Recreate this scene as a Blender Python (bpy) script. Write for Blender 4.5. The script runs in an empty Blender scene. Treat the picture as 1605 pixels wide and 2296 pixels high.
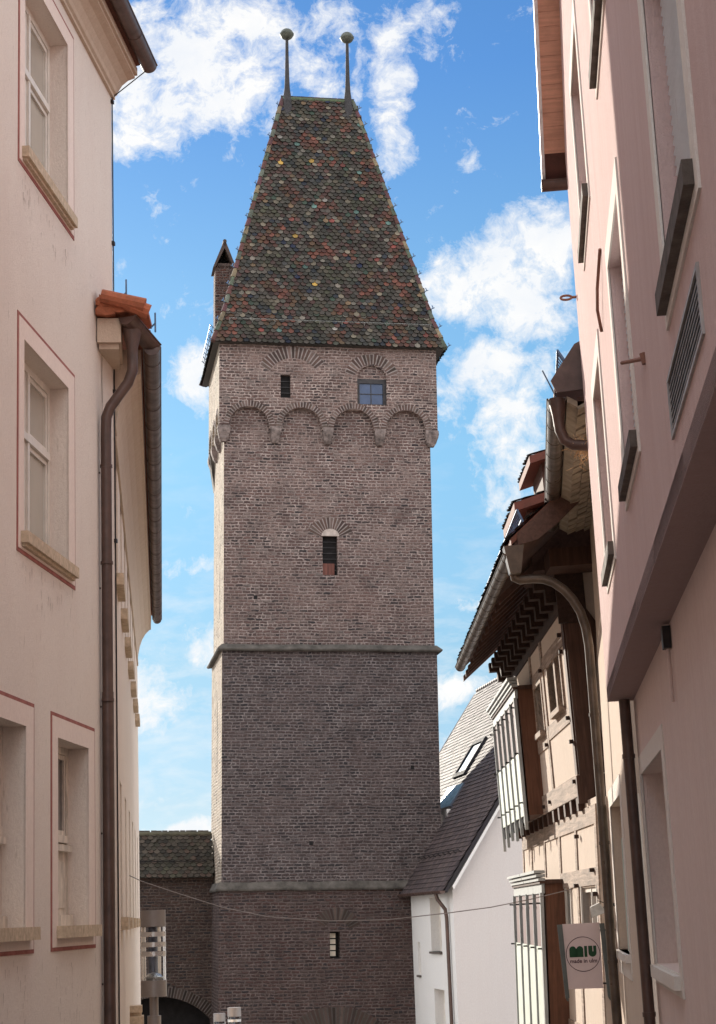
import bpy, math, random
from mathutils import Matrix, Vector, noise as mn
R_ = math.radians
random.seed(7)
SC = bpy.context.scene
COL = SC.collection

# ------------------------------------------------------------------ camera
F_PX = 4200.0
cd = bpy.data.cameras.new("camera")
cd.sensor_fit = 'HORIZONTAL'; cd.sensor_width = 36.0; cd.lens = F_PX / 1605.0 * 36.0
cd.clip_start = 0.1; cd.clip_end = 5000
cam = bpy.data.objects.new("camera", cd); COL.objects.link(cam)
CR = [[0.995065408555143, 0.05344812006994511, 0.08359504266387441],
      [0.09289443020250751, -0.20580581253104846, -0.9741737998764832],
      [-0.034863412545786614, 0.9771321640338239, -0.20975527758852366]]
cam.matrix_world = Matrix.Translation((0, 0, 1.6)) @ Matrix(CR).to_4x4()
SC.camera = cam

# ------------------------------------------------------------------ light
SUN_AZ = 29.0      # degrees left of the street direction (+Y)
SUN_EL = 17.5
sd = Vector((-math.sin(R_(SUN_AZ)) * math.cos(R_(SUN_EL)), math.cos(R_(SUN_AZ)) * math.cos(R_(SUN_EL)), math.sin(R_(SUN_EL))))
sl = bpy.data.lights.new("sun", 'SUN'); sl.energy = 4.7; sl.angle = R_(0.5); sl.color = (1.0, 0.92, 0.80)
so = bpy.data.objects.new("sun", sl); COL.objects.link(so)
so.rotation_euler = sd.to_track_quat('Z', 'Y').to_euler(); so.location = (-30, 40, 40)

SC.view_settings.view_transform = 'Standard'; SC.view_settings.look = 'None'
SC.view_settings.exposure = 0.65; SC.view_settings.gamma = 1.0
SC.view_settings.use_curve_mapping = False
SC.cycles.max_bounces = 8; SC.cycles.diffuse_bounces = 5

# ------------------------------------------------------------------ node helper
class N:
    def __init__(s, nt): s.nt = nt
    def n(s, t, **kw):
        nd = s.nt.nodes.new(t)
        for k, v in kw.items():
            if k.startswith('i_'):
                key = k[2:]
                key = int(key) if key.isdigit() else key.replace('_', ' ')
                s.put(nd.inputs[key], v)
            else: setattr(nd, k, v)
        return nd
    def put(s, sock, v):
        if hasattr(v, 'is_output') or isinstance(v, bpy.types.NodeSocket): s.nt.links.new(v, sock)
        else: sock.default_value = v
    def m(s, op, a, b=0.0, c=None, clamp=False):
        nd = s.nt.nodes.new('ShaderNodeMath'); nd.operation = op; nd.use_clamp = clamp
        s.put(nd.inputs[0], a); s.put(nd.inputs[1], b)
        if c is not None: s.put(nd.inputs[2], c)
        return nd.outputs[0]
    def dot(s, a, b):
        nd = s.nt.nodes.new('ShaderNodeVectorMath'); nd.operation = 'DOT_PRODUCT'
        s.put(nd.inputs[0], a); s.put(nd.inputs[1], b); return nd.outputs['Value']
    def mix(s, f, a, b, mode='MIX'):
        nd = s.nt.nodes.new('ShaderNodeMix'); nd.data_type = 'RGBA'; nd.blend_type = mode
        s.put(nd.inputs[0], f); s.put(nd.inputs[6], a); s.put(nd.inputs[7], b); return nd.outputs[2]
    def ramp(s, f, pts):
        nd = s.nt.nodes.new('ShaderNodeValToRGB'); s.put(nd.inputs[0], f)
        e = nd.color_ramp.elements
        while len(e) < len(pts): e.new(0.5)
        for el, (p, c) in zip(e, pts): el.position = p; el.color = c if len(c) == 4 else (*c, 1)
        return nd.outputs[0]
    def noise(s, vec, scale, detail=4, rough=0.55, dist=0.0, dim='3D'):
        nd = s.nt.nodes.new('ShaderNodeTexNoise'); nd.noise_dimensions = dim
        if vec is not None: s.put(nd.inputs['Vector'], vec)
        nd.inputs['Scale'].default_value = scale; nd.inputs['Detail'].default_value = detail
        nd.inputs['Roughness'].default_value = rough; nd.inputs['Distortion'].default_value = dist
        return nd.outputs['Fac']
    def scale(s, vec, sc, loc=(0, 0, 0)):
        nd = s.nt.nodes.new('ShaderNodeMapping'); s.put(nd.inputs['Vector'], vec)
        nd.inputs['Scale'].default_value = sc; nd.inputs['Location'].default_value = loc
        return nd.outputs[0]
    def mr(s, v, a, b, c=0.0, d=1.0, smooth=False):
        nd = s.nt.nodes.new('ShaderNodeMapRange'); nd.clamp = True
        if smooth: nd.interpolation_type = 'SMOOTHSTEP'
        s.put(nd.inputs[0], v)
        for i, x in zip((1, 2, 3, 4), (a, b, c, d)): s.put(nd.inputs[i], x)
        return nd.outputs[0]

# ------------------------------------------------------------------ world: sky + broken cloud
w = bpy.data.worlds.new("World"); SC.world = w; w.use_nodes = True
nt = w.node_tree; nt.nodes.clear(); g = N(nt)
sky = g.n('ShaderNodeTexSky', sky_type='NISHITA')
sky.sun_disc = False; sky.sun_elevation = R_(SUN_EL); sky.sun_rotation = R_(-SUN_AZ)
sky.altitude = 480; sky.air_density = 1.0; sky.dust_density = 0.15; sky.ozone_density = 3.0
geo = g.n('ShaderNodeTexCoord'); d = geo.outputs['Generated']
C0 = (-math.sin(R_(5)), math.cos(R_(5)), 0); X0 = (math.cos(R_(5)), math.sin(R_(5)), 0)
dc = g.dot(d, C0); dcs = g.m('MAXIMUM', dc, 0.02)
u = g.m('DIVIDE', g.dot(d, X0), dcs); v = g.m('DIVIDE', g.dot(d, (0, 0, 1)), dcs)
comb = g.n('ShaderNodeCombineXYZ'); g.put(comb.inputs[0], u); g.put(comb.inputs[1], v)
uv = comb.outputs[0]
BL = [(-0.088, 0.478, 0.070, 0.050, 1), (-0.03, 0.47, 0.045, 0.03, 0.5), (0.045, 0.50, 0.02, 0.03, 0.55), (-0.1185, 0.4453, 0.0259, 0.0272, 0.9), (-0.0508, 0.5035, 0.0612, 0.0222, 0.9), (-0.0101, 0.4853, 0.0282, 0.0296, 0.6), (0.031, 0.4837, 0.0129, 0.0395, 0.8), (0.0317, 0.437, 0.0129, 0.0296, 0.8), (0.0957, 0.4414, 0.0106, 0.0136, 0.45), (0.093, 0.3411, 0.04, 0.0346, 1), (0.1166, 0.3613, 0.0212, 0.0272, 1), (0.0554, 0.3398, 0.0212, 0.0198, 0.9), (0.083, 0.292, 0.0353, 0.0222, 0.9), (0.0885, 0.2561, 0.0224, 0.0296, 0.9), (0.0552, 0.2802, 0.0118, 0.0148, 0.7), (0.0819, 0.2235, 0.0141, 0.0124, 0.6), (-0.0878, 0.2957, 0.0141, 0.0222, 1), (-0.1121, 0.1179, 0.0188, 0.0222, 0.85), (-0.0843, 0.141, 0.0118, 0.0148, 0.8), (-0.0968, 0.1878, 0.0212, 0.0062, 0.35), (0.0595, 0.1626, 0.0188, 0.0062, 0.35), (-0.1012, 0.0464, 0.0329, 0.0049, 1), (0.0526, 0.1169, 0.0212, 0.0099, 0.9), (-0.1052, 0.0986, 0.0188, 0.0148, 0.4), (-0.1081, 0.0634, 0.0071, 0.0044, 0.5), (0.0739, 0.4137, 0.0059, 0.0062, 0.35)]
# warp the lookup a little so the cloud outlines are ragged
wn = g.n('ShaderNodeTexNoise'); g.put(wn.inputs['Vector'], uv); wn.inputs['Scale'].default_value = 30; wn.inputs['Detail'].default_value = 7
vs = g.n('ShaderNodeVectorMath', operation='SUBTRACT'); g.put(vs.inputs[0], wn.outputs['Color']); vs.inputs[1].default_value = (0.5, 0.5, 0.5)
vm = g.n('ShaderNodeVectorMath', operation='MULTIPLY_ADD'); g.put(vm.inputs[0], vs.outputs[0]); vm.inputs[1].default_value = (0.022, 0.022, 0); g.put(vm.inputs[2], uv)
uvw = vm.outputs[0]
total = None
for (bu, bv, ru, rv, st) in BL:
    mp = g.n('ShaderNodeMapping'); mp.vector_type = 'POINT'; g.put(mp.inputs['Vector'], uvw)
    mp.inputs['Scale'].default_value = (1 / ru, 1 / rv, 0); mp.inputs['Location'].default_value = (-bu / ru, -bv / rv, 0)
    ln = g.n('ShaderNodeVectorMath', operation='LENGTH'); g.put(ln.inputs[0], mp.outputs[0])
    b = g.mr(ln.outputs['Value'], 1.6, 0.2, 0.0, st, smooth=True)
    total = b if total is None else g.m('MAXIMUM', total, b)
fb = g.noise(uvw, 34, 15, 0.68, 0.15)
fb2 = g.noise(g.scale(uvw, (1.0, 0.7, 1), (3, 3, 0)), 95, 10, 0.75, 0.1)
dens = g.m('ADD', g.m('MULTIPLY', g.m('SUBTRACT', fb, 0.5), 3.5), g.m('MULTIPLY', g.m('SUBTRACT', fb2, 0.5), 1.1))
dens = g.m('ADD', dens, g.m('MULTIPLY', total, 1.18))
front = g.mr(dens, 0.32, 1.12, 0, 1, smooth=False)
veil = g.m('MULTIPLY', g.mr(g.noise(g.scale(uv, (1, 2.6, 1)), 26, 10, 0.62, 0.3), 0.45, 0.72, 0, 0.55), g.mr(g.dot(d, (0, 0, 1)), 0.26, 0.12, 0, 1))
front = g.m('MAXIMUM', front, veil)
# unseen rest of the sky: cumulus added and brightened as fill for shaded walls
fb3 = g.noise(d, 2.6, 8, 0.6, 0.3)
rest = g.mr(fb3, 0.42, 0.56, 0, 1, smooth=True)
away = g.mr(dc, 0.80, 0.62, 0, 1, smooth=True)
cm = g.m('ADD', g.m('MULTIPLY', front, g.m('SUBTRACT', 1.0, away)), g.m('MULTIPLY', rest, away), clamp=True)
up = g.mr(g.dot(d, (0, 0, 1)), -0.02, 0.03, 0, 1)
cm = g.m('MULTIPLY', cm, up)
# the blue of the air, from deep above to pale near the horizon
hz = g.dot(d, (0, 0, 1))
tone = g.ramp(hz, [(0.0, (0.335, 0.475, 0.80)), (0.058, (0.47, 0.525, 0.655)), (0.13, (0.565, 0.64, 0.65)), (0.24, (0.70, 0.88, 0.84)), (0.326, (0.70, 0.90, 0.91)), (0.43, (0.49, 0.755, 0.965)), (1.0, (0.40, 0.65, 0.80))])
bgA = g.n('ShaderNodeBackground'); g.put(bgA.inputs[0], g.mix(1.0, sky.outputs[0], tone, 'MULTIPLY')); bgA.inputs[1].default_value = 0.10
shade = g.mr(g.noise(uvw, 26, 8, 0.62), 0.36, 0.62, 0.6, 1.0)
ccol = g.mix(shade, (0.72, 0.80, 0.92, 1), (1, 0.99, 0.97, 1))
bgC = g.n('ShaderNodeBackground'); g.put(bgC.inputs[0], ccol)
g.put(bgC.inputs[1], g.m('ADD', 0.66, g.m('MULTIPLY', away, 1.35)))
mx = g.n('ShaderNodeMixShader'); g.put(mx.inputs[0], g.m('MULTIPLY', cm, 0.96)); nt.links.new(bgA.outputs[0], mx.inputs[1]); nt.links.new(bgC.outputs[0], mx.inputs[2])
ow = g.n('ShaderNodeOutputWorld'); nt.links.new(mx.outputs[0], ow.inputs[0])

# ------------------------------------------------------------------ materials
def newmat(name):
    m = bpy.data.materials.new(name); m.use_nodes = True
    nt = m.node_tree; g = N(nt); b = nt.nodes['Principled BSDF']
    b.inputs['Specular IOR Level'].default_value = 0.3
    tc = nt.nodes.new('ShaderNodeTexCoord')
    return m, g, b, tc.outputs['Object']
def bump(g, b, h, strength, dist):
    bp = g.n('ShaderNodeBump'); bp.inputs['Strength'].default_value = strength; bp.inputs['Distance'].default_value = dist
    g.put(bp.inputs['Height'], h); g.nt.links.new(bp.outputs[0], b.inputs['Normal'])
def c4(c, k=1): return (c[0] * k, c[1] * k, c[2] * k, 1)
def stucco(name, col, streak=0.25, grain=140, bstr=0.35, dirt=0.0, vs=(5, 5, 0.35)):
    m, g, b, o = newmat(name)
    st = g.noise(g.scale(o, vs), 1.6, 6, 0.6, 0.4)
    fine = g.noise(o, grain, 3, 0.7)
    big = g.noise(o, 0.7, 4, 0.55)
    c = g.mix(g.mr(st, 0.35, 0.7, 0, streak), c4(col), c4((col[0] * 0.80, col[1] * 0.68, col[2] * 0.66)))
    c = g.mix(g.mr(big, 0.35, 0.7, 0, 0.35), c, c4((col[0] * 0.9, col[1] * 0.9, col[2] * 0.92)))
    c = g.mix(g.mr(fine, 0.3, 0.75, 0.0, 0.22), c, c4(col, 0.62))
    mid = g.noise(g.scale(o, (1, 1, 0.55)), grain * 0.36, 5, 0.75)
    c = g.mix(g.mr(mid, 0.36, 0.66, 0.0, 0.42), c, c4((col[0] * 0.72, col[1] * 0.68, col[2] * 0.68)))
    if dirt:
        sp = g.noise(g.scale(o, (16, 16, 3.5)), 1.0, 5, 0.7)
        c = g.mix(g.mr(sp, 0.60, 0.74, 0, dirt), c, c4((col[0] * 0.42, col[1] * 0.36, col[2] * 0.31)))
    g.put(b.inputs['Base Color'], c); b.inputs['Roughness'].default_value = 0.95; b.inputs['Specular IOR Level'].default_value = 0.15
    h = g.m('ADD', fine, g.m('MULTIPLY', mid, 2.0))
    bump(g, b, h, bstr, 0.012)
    return m
def plain(name, col, rough=0.6, metal=0.0, var=0.3, scale=6, bstr=0.1, spec=0.3, stretch=(1, 1, 1)):
    m, g, b, o = newmat(name)
    n = g.noise(g.scale(o, stretch), scale, 6, 0.65)
    c = g.mix(g.mr(n, 0.3, 0.7, 0, 1), c4(col, 1 + var * 0.6), c4(col, 1 - var))
    g.put(b.inputs['Base Color'], c); b.inputs['Roughness'].default_value = rough; b.inputs['Metallic'].default_value = metal
    b.inputs['Specular IOR Level'].default_value = spec
    g.put(b.inputs['Roughness'], g.mr(n, 0.3, 0.7, max(rough - 0.12, 0.03), min(rough + 0.12, 1)))
    if bstr: bump(g, b, g.noise(g.scale(o, stretch), scale * 5, 5, 0.65), bstr, 0.01)
    return m
def brick(name, c1, c2, mortar, zlo=None, zhi=None, dark=(0.03, 0.028, 0.03), rowh=0.102, bw=0.27, patch=0.5, whit=0.35, mixz=0.6):
    m, g, b, o = newmat(name)
    sp = g.n('ShaderNodeSeparateXYZ'); g.put(sp.inputs[0], o)
    wob = g.n('ShaderNodeTexNoise'); g.put(wob.inputs['Vector'], o); wob.inputs['Scale'].default_value = 6.0; wob.inputs['Detail'].default_value = 6
    ws = g.n('ShaderNodeSeparateXYZ'); g.put(ws.inputs[0], wob.outputs['Color'])
    uu = g.m('ADD', g.m('ADD', sp.outputs[0], sp.outputs[1]), g.m('MULTIPLY', g.m('SUBTRACT', ws.outputs[0], 0.5), 0.16))
    low = g.noise(g.scale(o, (0.5, 0.5, 1)), 1.1, 2, 0.5)
    vv = g.m('ADD', sp.outputs[2], g.m('ADD', g.m('MULTIPLY', g.m('SUBTRACT', ws.outputs[1], 0.5), 0.075), g.m('MULTIPLY', g.m('SUBTRACT', low, 0.5), 0.12)))
    cb = g.n('ShaderNodeCombineXYZ'); g.put(cb.inputs[0], uu); g.put(cb.inputs[1], vv)
    bt = g.n('ShaderNodeTexBrick'); g.put(bt.inputs['Vector'], cb.outputs[0])
    bt.inputs['Scale'].default_value = 1; bt.inputs['Brick Width'].default_value = bw; bt.inputs['Row Height'].default_value = rowh
    bt.inputs['Mortar Size'].default_value = 0.030; bt.inputs['Mortar Smooth'].default_value = 0.6; bt.inputs['Bias'].default_value = -0.1
    bt.offset = 0.5; bt.offset_frequency = 2; bt.squash = 0.55; bt.squash_frequency = 3
    bt.inputs['Color1'].default_value = (0, 0, 0, 1); bt.inputs['Color2'].default_value = (1, 1, 1, 1); bt.inputs['Mortar'].default_value = (0.5, 0.5, 0.5, 1)
    f = bt.outputs['Fac']
    rnd = g.m('ADD', g.m('MULTIPLY', bt.outputs['Color'], 0.6), g.m('MULTIPLY', g.noise(o, 9, 5, 0.7), 0.75))
    bc = g.mix(g.mr(rnd, 0.2, 1.05), c4(c1), c4(c2))
    bc = g.mix(g.mr(g.m('FRACT', g.m('MULTIPLY', bt.outputs['Color'], 7.31)), 0.68, 0.80, 0, 0.85), bc, c4(dark))
    bc = g.mix(g.mr(g.m('FRACT', g.m('MULTIPLY', bt.outputs['Color'], 13.7)), 0.74, 0.84, 0, 0.6), bc, c4(mortar, 0.72))
    bc = g.mix(g.mr(g.noise(o, 3.0, 5, 0.7), 0.50, 0.72, 0, 0.6), bc, c4(dark))
    mo = g.mix(g.mr(g.noise(o, 1.7, 6, 0.75), 0.38, 0.64, 0, 1.0), c4((mortar[0] * 1.25, mortar[1] * 1.22, mortar[2] * 1.22)), c4((mortar[0] * 0.5, mortar[1] * 0.46, mortar[2] * 0.46)))
    gap = g.mr(g.noise(o, 9, 5, 0.8), 0.38, 0.54, 0.05, 1.0)
    c = g.mix(g.m('MULTIPLY', f, gap), bc, mo)
    # weathered patches: washed-out and reddish areas, white specks of lime
    pt = g.noise(g.scale(o, (0.8, 0.8, 1.0)), 0.9, 6, 0.65)
    c = g.mix(g.m('MULTIPLY', g.mr(pt, 0.44, 0.60, 0, patch * 1.35), g.mr(g.noise(o, 10, 6, 0.8), 0.40, 0.58)), c, c4((mortar[0] * 0.80, mortar[1] * 0.70, mortar[2] * 0.68)))
    wl = g.noise(g.scale(o, (1.5, 1.5, 6)), 3.0, 6, 0.75)
    c = g.mix(g.mr(wl, 0.62, 0.75, 0, whit), c, c4((0.42, 0.38, 0.35)))
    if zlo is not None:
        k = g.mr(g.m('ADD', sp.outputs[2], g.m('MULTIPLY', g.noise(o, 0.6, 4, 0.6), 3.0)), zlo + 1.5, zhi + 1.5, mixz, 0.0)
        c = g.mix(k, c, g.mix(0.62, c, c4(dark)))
    c = g.mix(g.mr(g.noise(g.scale(o, (0.35, 0.35, 0.9), (7, 3, 1)), 1.0, 5, 0.6), 0.54, 0.70, 0, 0.25), c, c4((mortar[0] * 0.55, mortar[1] * 0.40, mortar[2] * 0.37)))
    g.put(b.inputs['Base Color'], c); b.inputs['Roughness'].default_value = 0.92; b.inputs['Specular IOR Level'].default_value = 0.2
    h = g.m('ADD', g.m('MULTIPLY', f, -1.0), g.m('MULTIPLY', g.noise(o, 22, 5, 0.7), 0.9))
    bump(g, b, h, 1.0, 0.05)
    return m
def tinted(name, rough=0.55, spec=0.35, grime=0.5, gscale=5):
    m, g, b, o = newmat(name)
    at = g.n('ShaderNodeAttribute', attribute_name='tint')
    n = g.noise(o, gscale, 6, 0.7)
    c = g.mix(g.mr(n, 0.42, 0.68, 0, grime), at.outputs['Color'], (0.035, 0.035, 0.025, 1))
    fine = g.noise(o, 45, 3, 0.7)
    c = g.mix(g.mr(fine, 0.35, 0.7, 0, 0.4), c, g.mix(0.5, c, (0.02, 0.02, 0.015, 1)))
    g.put(b.inputs['Base Color'], c); b.inputs['Roughness'].default_value = rough; b.inputs['Specular IOR Level'].default_value = spec
    bump(g, b, fine, 0.3, 0.01)
    return m
def wood(name, col, rough=0.75, along='z', var=0.5):
    m, g, b, o = newmat(name)
    s = {'z': (14, 14, 0.9), 'y': (14, 0.9, 14), 'x': (0.9, 14, 14)}[along]
    n = g.noise(g.scale(o, s), 1.5, 6, 0.65, 0.6)
    n2 = g.noise(o, 3, 5, 0.6)
    c = g.mix(g.mr(n, 0.3, 0.7), c4(col, 1 + var * 0.5), c4(col, 1 - var))
    c = g.mix(g.mr(n2, 0.5, 0.7, 0, 0.5), c, c4(col, 0.55))
    g.put(b.inputs['Base Color'], c); b.inputs['Roughness'].default_value = rough
    bump(g, b, n, 0.5, 0.01)
    return m
def glass(name, col, rough=0.06, metal=0.0):
    m, g, b, o = newmat(name)
    g.put(b.inputs['Base Color'], g.mix(g.noise(g.scale(o, (1, 1, 0.5)), 1.2, 3), c4(col, 0.7), c4(col, 1.25)))
    b.inputs['Roughness'].default_value = rough; b.inputs['Specular IOR Level'].default_value = 0.6; b.inputs['Metallic'].default_value = metal
    b.inputs['Coat Weight'].default_value = 0.6; b.inputs['Coat Roughness'].default_value = 0.03
    return m

M = {}
M['pink_l'] = stucco('stucco_rose_beige', (0.83, 0.735, 0.65), 0.22, 120, 0.5, dirt=0.5, vs=(1.2, 1.2, 0.7))
M['wing'] = stucco('stucco_wing_cream', (0.84, 0.72, 0.61), 0.30, 120, 0.35, dirt=0.15)
M['band_l'] = stucco('band_pale_rose', (0.84, 0.71, 0.63), 0.12, 120, 0.2)
M['redline'] = plain('painted_red_line', (0.33, 0.12, 0.10), 0.9, var=0.25)
M['reveal_l'] = stucco('reveal_cream', (0.80, 0.67, 0.53), 0.15, 120, 0.3, dirt=0.25)
M['cornice'] = stucco('cornice_plaster', (0.62, 0.50, 0.39), 0.5, 60, 0.35, dirt=0.35)
M['sand'] = plain('sandstone', (0.54, 0.42, 0.30), 0.9, var=0.30, scale=16, bstr=0.25)
M['darkstone'] = plain('grey_sill_stone', (0.12, 0.098, 0.085), 0.9, var=0.4, scale=9, bstr=0.5)
M['whitewood'] = plain('white_window_paint', (0.70, 0.645, 0.58), 0.5, var=0.12, scale=5, bstr=0.12)
M['oldwhite'] = plain('peeling_window_paint', (0.66, 0.58, 0.50), 0.7, var=0.35, scale=9, bstr=0.4, stretch=(1, 1, 0.4))
M['pane_l'] = glass('pane_with_blind', (0.40, 0.37, 0.31))
M['pane_dark'] = glass('pane_dark', (0.045, 0.05, 0.055))
M['pane_blue'] = plain('pane_sky', (0.025, 0.05, 0.12), 0.15, var=0.3, scale=2, bstr=0, spec=0.4)  # sky reflection painted as a deep blue base colour
M['pink_r'] = stucco('stucco_old_rose', (0.76, 0.585, 0.555), 0.5, 130, 0.6, dirt=0.0, vs=(4, 4, 0.5))
M['pink_rg'] = stucco('stucco_ground_rose', (0.82, 0.68, 0.63), 0.35, 110, 0.4)
M['cream_m'] = stucco('stucco_cream_middle', (0.72, 0.61, 0.51), 0.35, 120, 0.4)
M['band_r'] = stucco('band_warm_white', (0.84, 0.79, 0.73), 0.12, 130, 0.4)
M['shutter'] = plain('roller_shutter', (0.82, 0.84, 0.87), 0.55, var=0.1, scale=3, bstr=0.0)
M['copper'] = plain('brown_painted_pipe', (0.085, 0.048, 0.038), 0.42, 0.1, var=0.35, scale=5, bstr=0.08, spec=0.5)
M['gutter_b'] = plain('weathered_gutter', (0.115, 0.085, 0.065), 0.38, 0.4, var=0.4, scale=5, bstr=0.08, spec=0.5)
M['darkmetal'] = plain('dark_iron', (0.04, 0.035, 0.035), 0.5, 0.4, var=0.3)
M['bluemetal'] = plain('blue_grey_wire', (0.10, 0.16, 0.26), 0.5, 0.3, var=0.2)
M['verdigris'] = plain('tarnished_copper', (0.10, 0.105, 0.085), 0.55, 0.4, var=0.5, scale=8, bstr=0.2)
M['str'] = plain('string_course_stone', (0.085, 0.074, 0.064), 0.95, var=0.6, scale=2.5, bstr=0.8)
M['corbel'] = plain('corbel_stone', (0.20, 0.155, 0.14), 0.95, var=0.75, scale=5, bstr=0.8)
M['br_top'] = brick('brick_top', (0.180, 0.108, 0.092), (0.075, 0.046, 0.042), (0.40, 0.32, 0.285), patch=0.55, whit=0.2)
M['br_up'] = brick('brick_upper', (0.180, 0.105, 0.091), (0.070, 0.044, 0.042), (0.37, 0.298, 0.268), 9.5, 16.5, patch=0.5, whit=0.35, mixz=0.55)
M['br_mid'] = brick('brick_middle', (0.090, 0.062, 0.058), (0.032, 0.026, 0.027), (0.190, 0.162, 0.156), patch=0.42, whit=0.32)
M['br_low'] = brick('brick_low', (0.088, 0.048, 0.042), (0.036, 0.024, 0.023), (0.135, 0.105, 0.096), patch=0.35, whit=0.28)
M['br_side_lit'] = brick('brick_sunlit_side', (0.44, 0.35, 0.26), (0.28, 0.21, 0.15), (0.60, 0.53, 0.43), patch=0.5, whit=0.3)  # sunlight on the left face painted in as a paler brick
M['br_wall'] = brick('brick_curtain', (0.080, 0.046, 0.036), (0.040, 0.027, 0.025), (0.115, 0.088, 0.075), patch=0.2, whit=0.32)
M['vous'] = tinted('arch_brick', 0.92, 0.2, 0.5, 4)
M['tile'] = tinted('glazed_tile', 0.62, 0.22, 0.62, 4)
M['tile_old'] = tinted('mossy_tile', 0.8, 0.25, 0.6, 3)
M['tile_wh'] = tinted('concrete_tile', 0.7, 0.22, 0.3, 2)
M['tile_or'] = tinted('orange_tile', 0.8, 0.3, 0.35, 9)
M['white_h'] = stucco('stucco_white', (0.76, 0.74, 0.71), 0.12, 90, 0.25)
M['greywhite'] = stucco('stucco_pale', (0.64, 0.59, 0.56), 0.12, 90, 0.25)
M['infill'] = stucco('half_timber_infill', (0.74, 0.63, 0.53), 0.25, 60, 0.4, dirt=0.1)
M['beam'] = wood('oak_beam_brown', (0.10, 0.052, 0.036), 0.75, 'z')
M['beam_pale'] = wood('oak_beam_bleached', (0.40, 0.30, 0.235), 0.85, 'y', 0.6)
M['beam_dark'] = wood('oak_beam_dark', (0.055, 0.030, 0.022), 0.8, 'y')
M['boards'] = wood('eaves_boards', (0.115, 0.062, 0.047), 0.8, 'y', 0.35)
M['planks'] = wood('salmon_planks', (0.74, 0.42, 0.30), 0.8, 'x', 0.25)
M['bayboard'] = wood('bay_side_board', (0.17, 0.075, 0.043), 0.7, 'z', 0.4)
M['baywhite'] = wood('bay_painted_post', (0.42, 0.44, 0.43), 0.6, 'z', 0.15)
M['bayblind'] = wood('pale_green_shutter', (0.62, 0.68, 0.60), 0.65, 'z', 0.15)
M['bayvent'] = wood('maroon_louvre', (0.19, 0.105, 0.105), 0.6, 'z', 0.3)
M['slatesoffit'] = plain('soffit_shingle', (0.34, 0.28, 0.21), 0.85, var=0.35, scale=6, bstr=0.3)
M['lampmetal'] = plain('lamp_grey', (0.28, 0.25, 0.235), 0.45, 0.5, var=0.12, scale=3, bstr=0.0)
M['lampring'] = plain('lamp_ring', (0.62, 0.60, 0.58), 0.3, 0.7, var=0.1, bstr=0.0)
M['sign_pink'] = plain('sign_board_pink', (0.62, 0.50, 0.49), 0.55, var=0.05, bstr=0.0)
M['sign_frame'] = plain('sign_frame_grey', (0.115, 0.125, 0.12), 0.5, 0.2, var=0.15, bstr=0.05)
M['sign_green'] = plain('sign_green', (0.012, 0.055, 0.022), 0.6, var=0.05, bstr=0.0)
M['sign_ink'] = plain('sign_ink', (0.07, 0.03, 0.04), 0.6, var=0.05, bstr=0.0)
M['cable'] = plain('cable_grey', (0.24, 0.21, 0.20), 0.6, var=0.1, bstr=0)
M['guardgrey'] = plain('galvanised_bar', (0.36, 0.36, 0.34), 0.5, 0.3, var=0.2, bstr=0)
M['rust'] = plain('rusty_iron', (0.26, 0.13, 0.095), 0.8, var=0.3, bstr=0.1)
M['straw'] = plain('straw', (0.55, 0.36, 0.20), 0.9, var=0.5, bstr=0)
M['black'] = plain('dark_interior', (0.012, 0.010, 0.010), 0.9, var=0.2, bstr=0)
M['asphalt'] = plain('cobbled_street', (0.33, 0.30, 0.27), 0.9, var=0.35, scale=8, bstr=0.6)
def glass_clear():
    m, g, b, o = newmat('clear_lamp_glass')
    b.inputs['Base Color'].default_value = (0.9, 0.92, 0.92, 1); b.inputs['Roughness'].default_value = 0.02
    b.inputs['Transmission Weight'].default_value = 1.0; b.inputs['IOR'].default_value = 1.05
    return m
M['clear'] = glass_clear()

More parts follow.
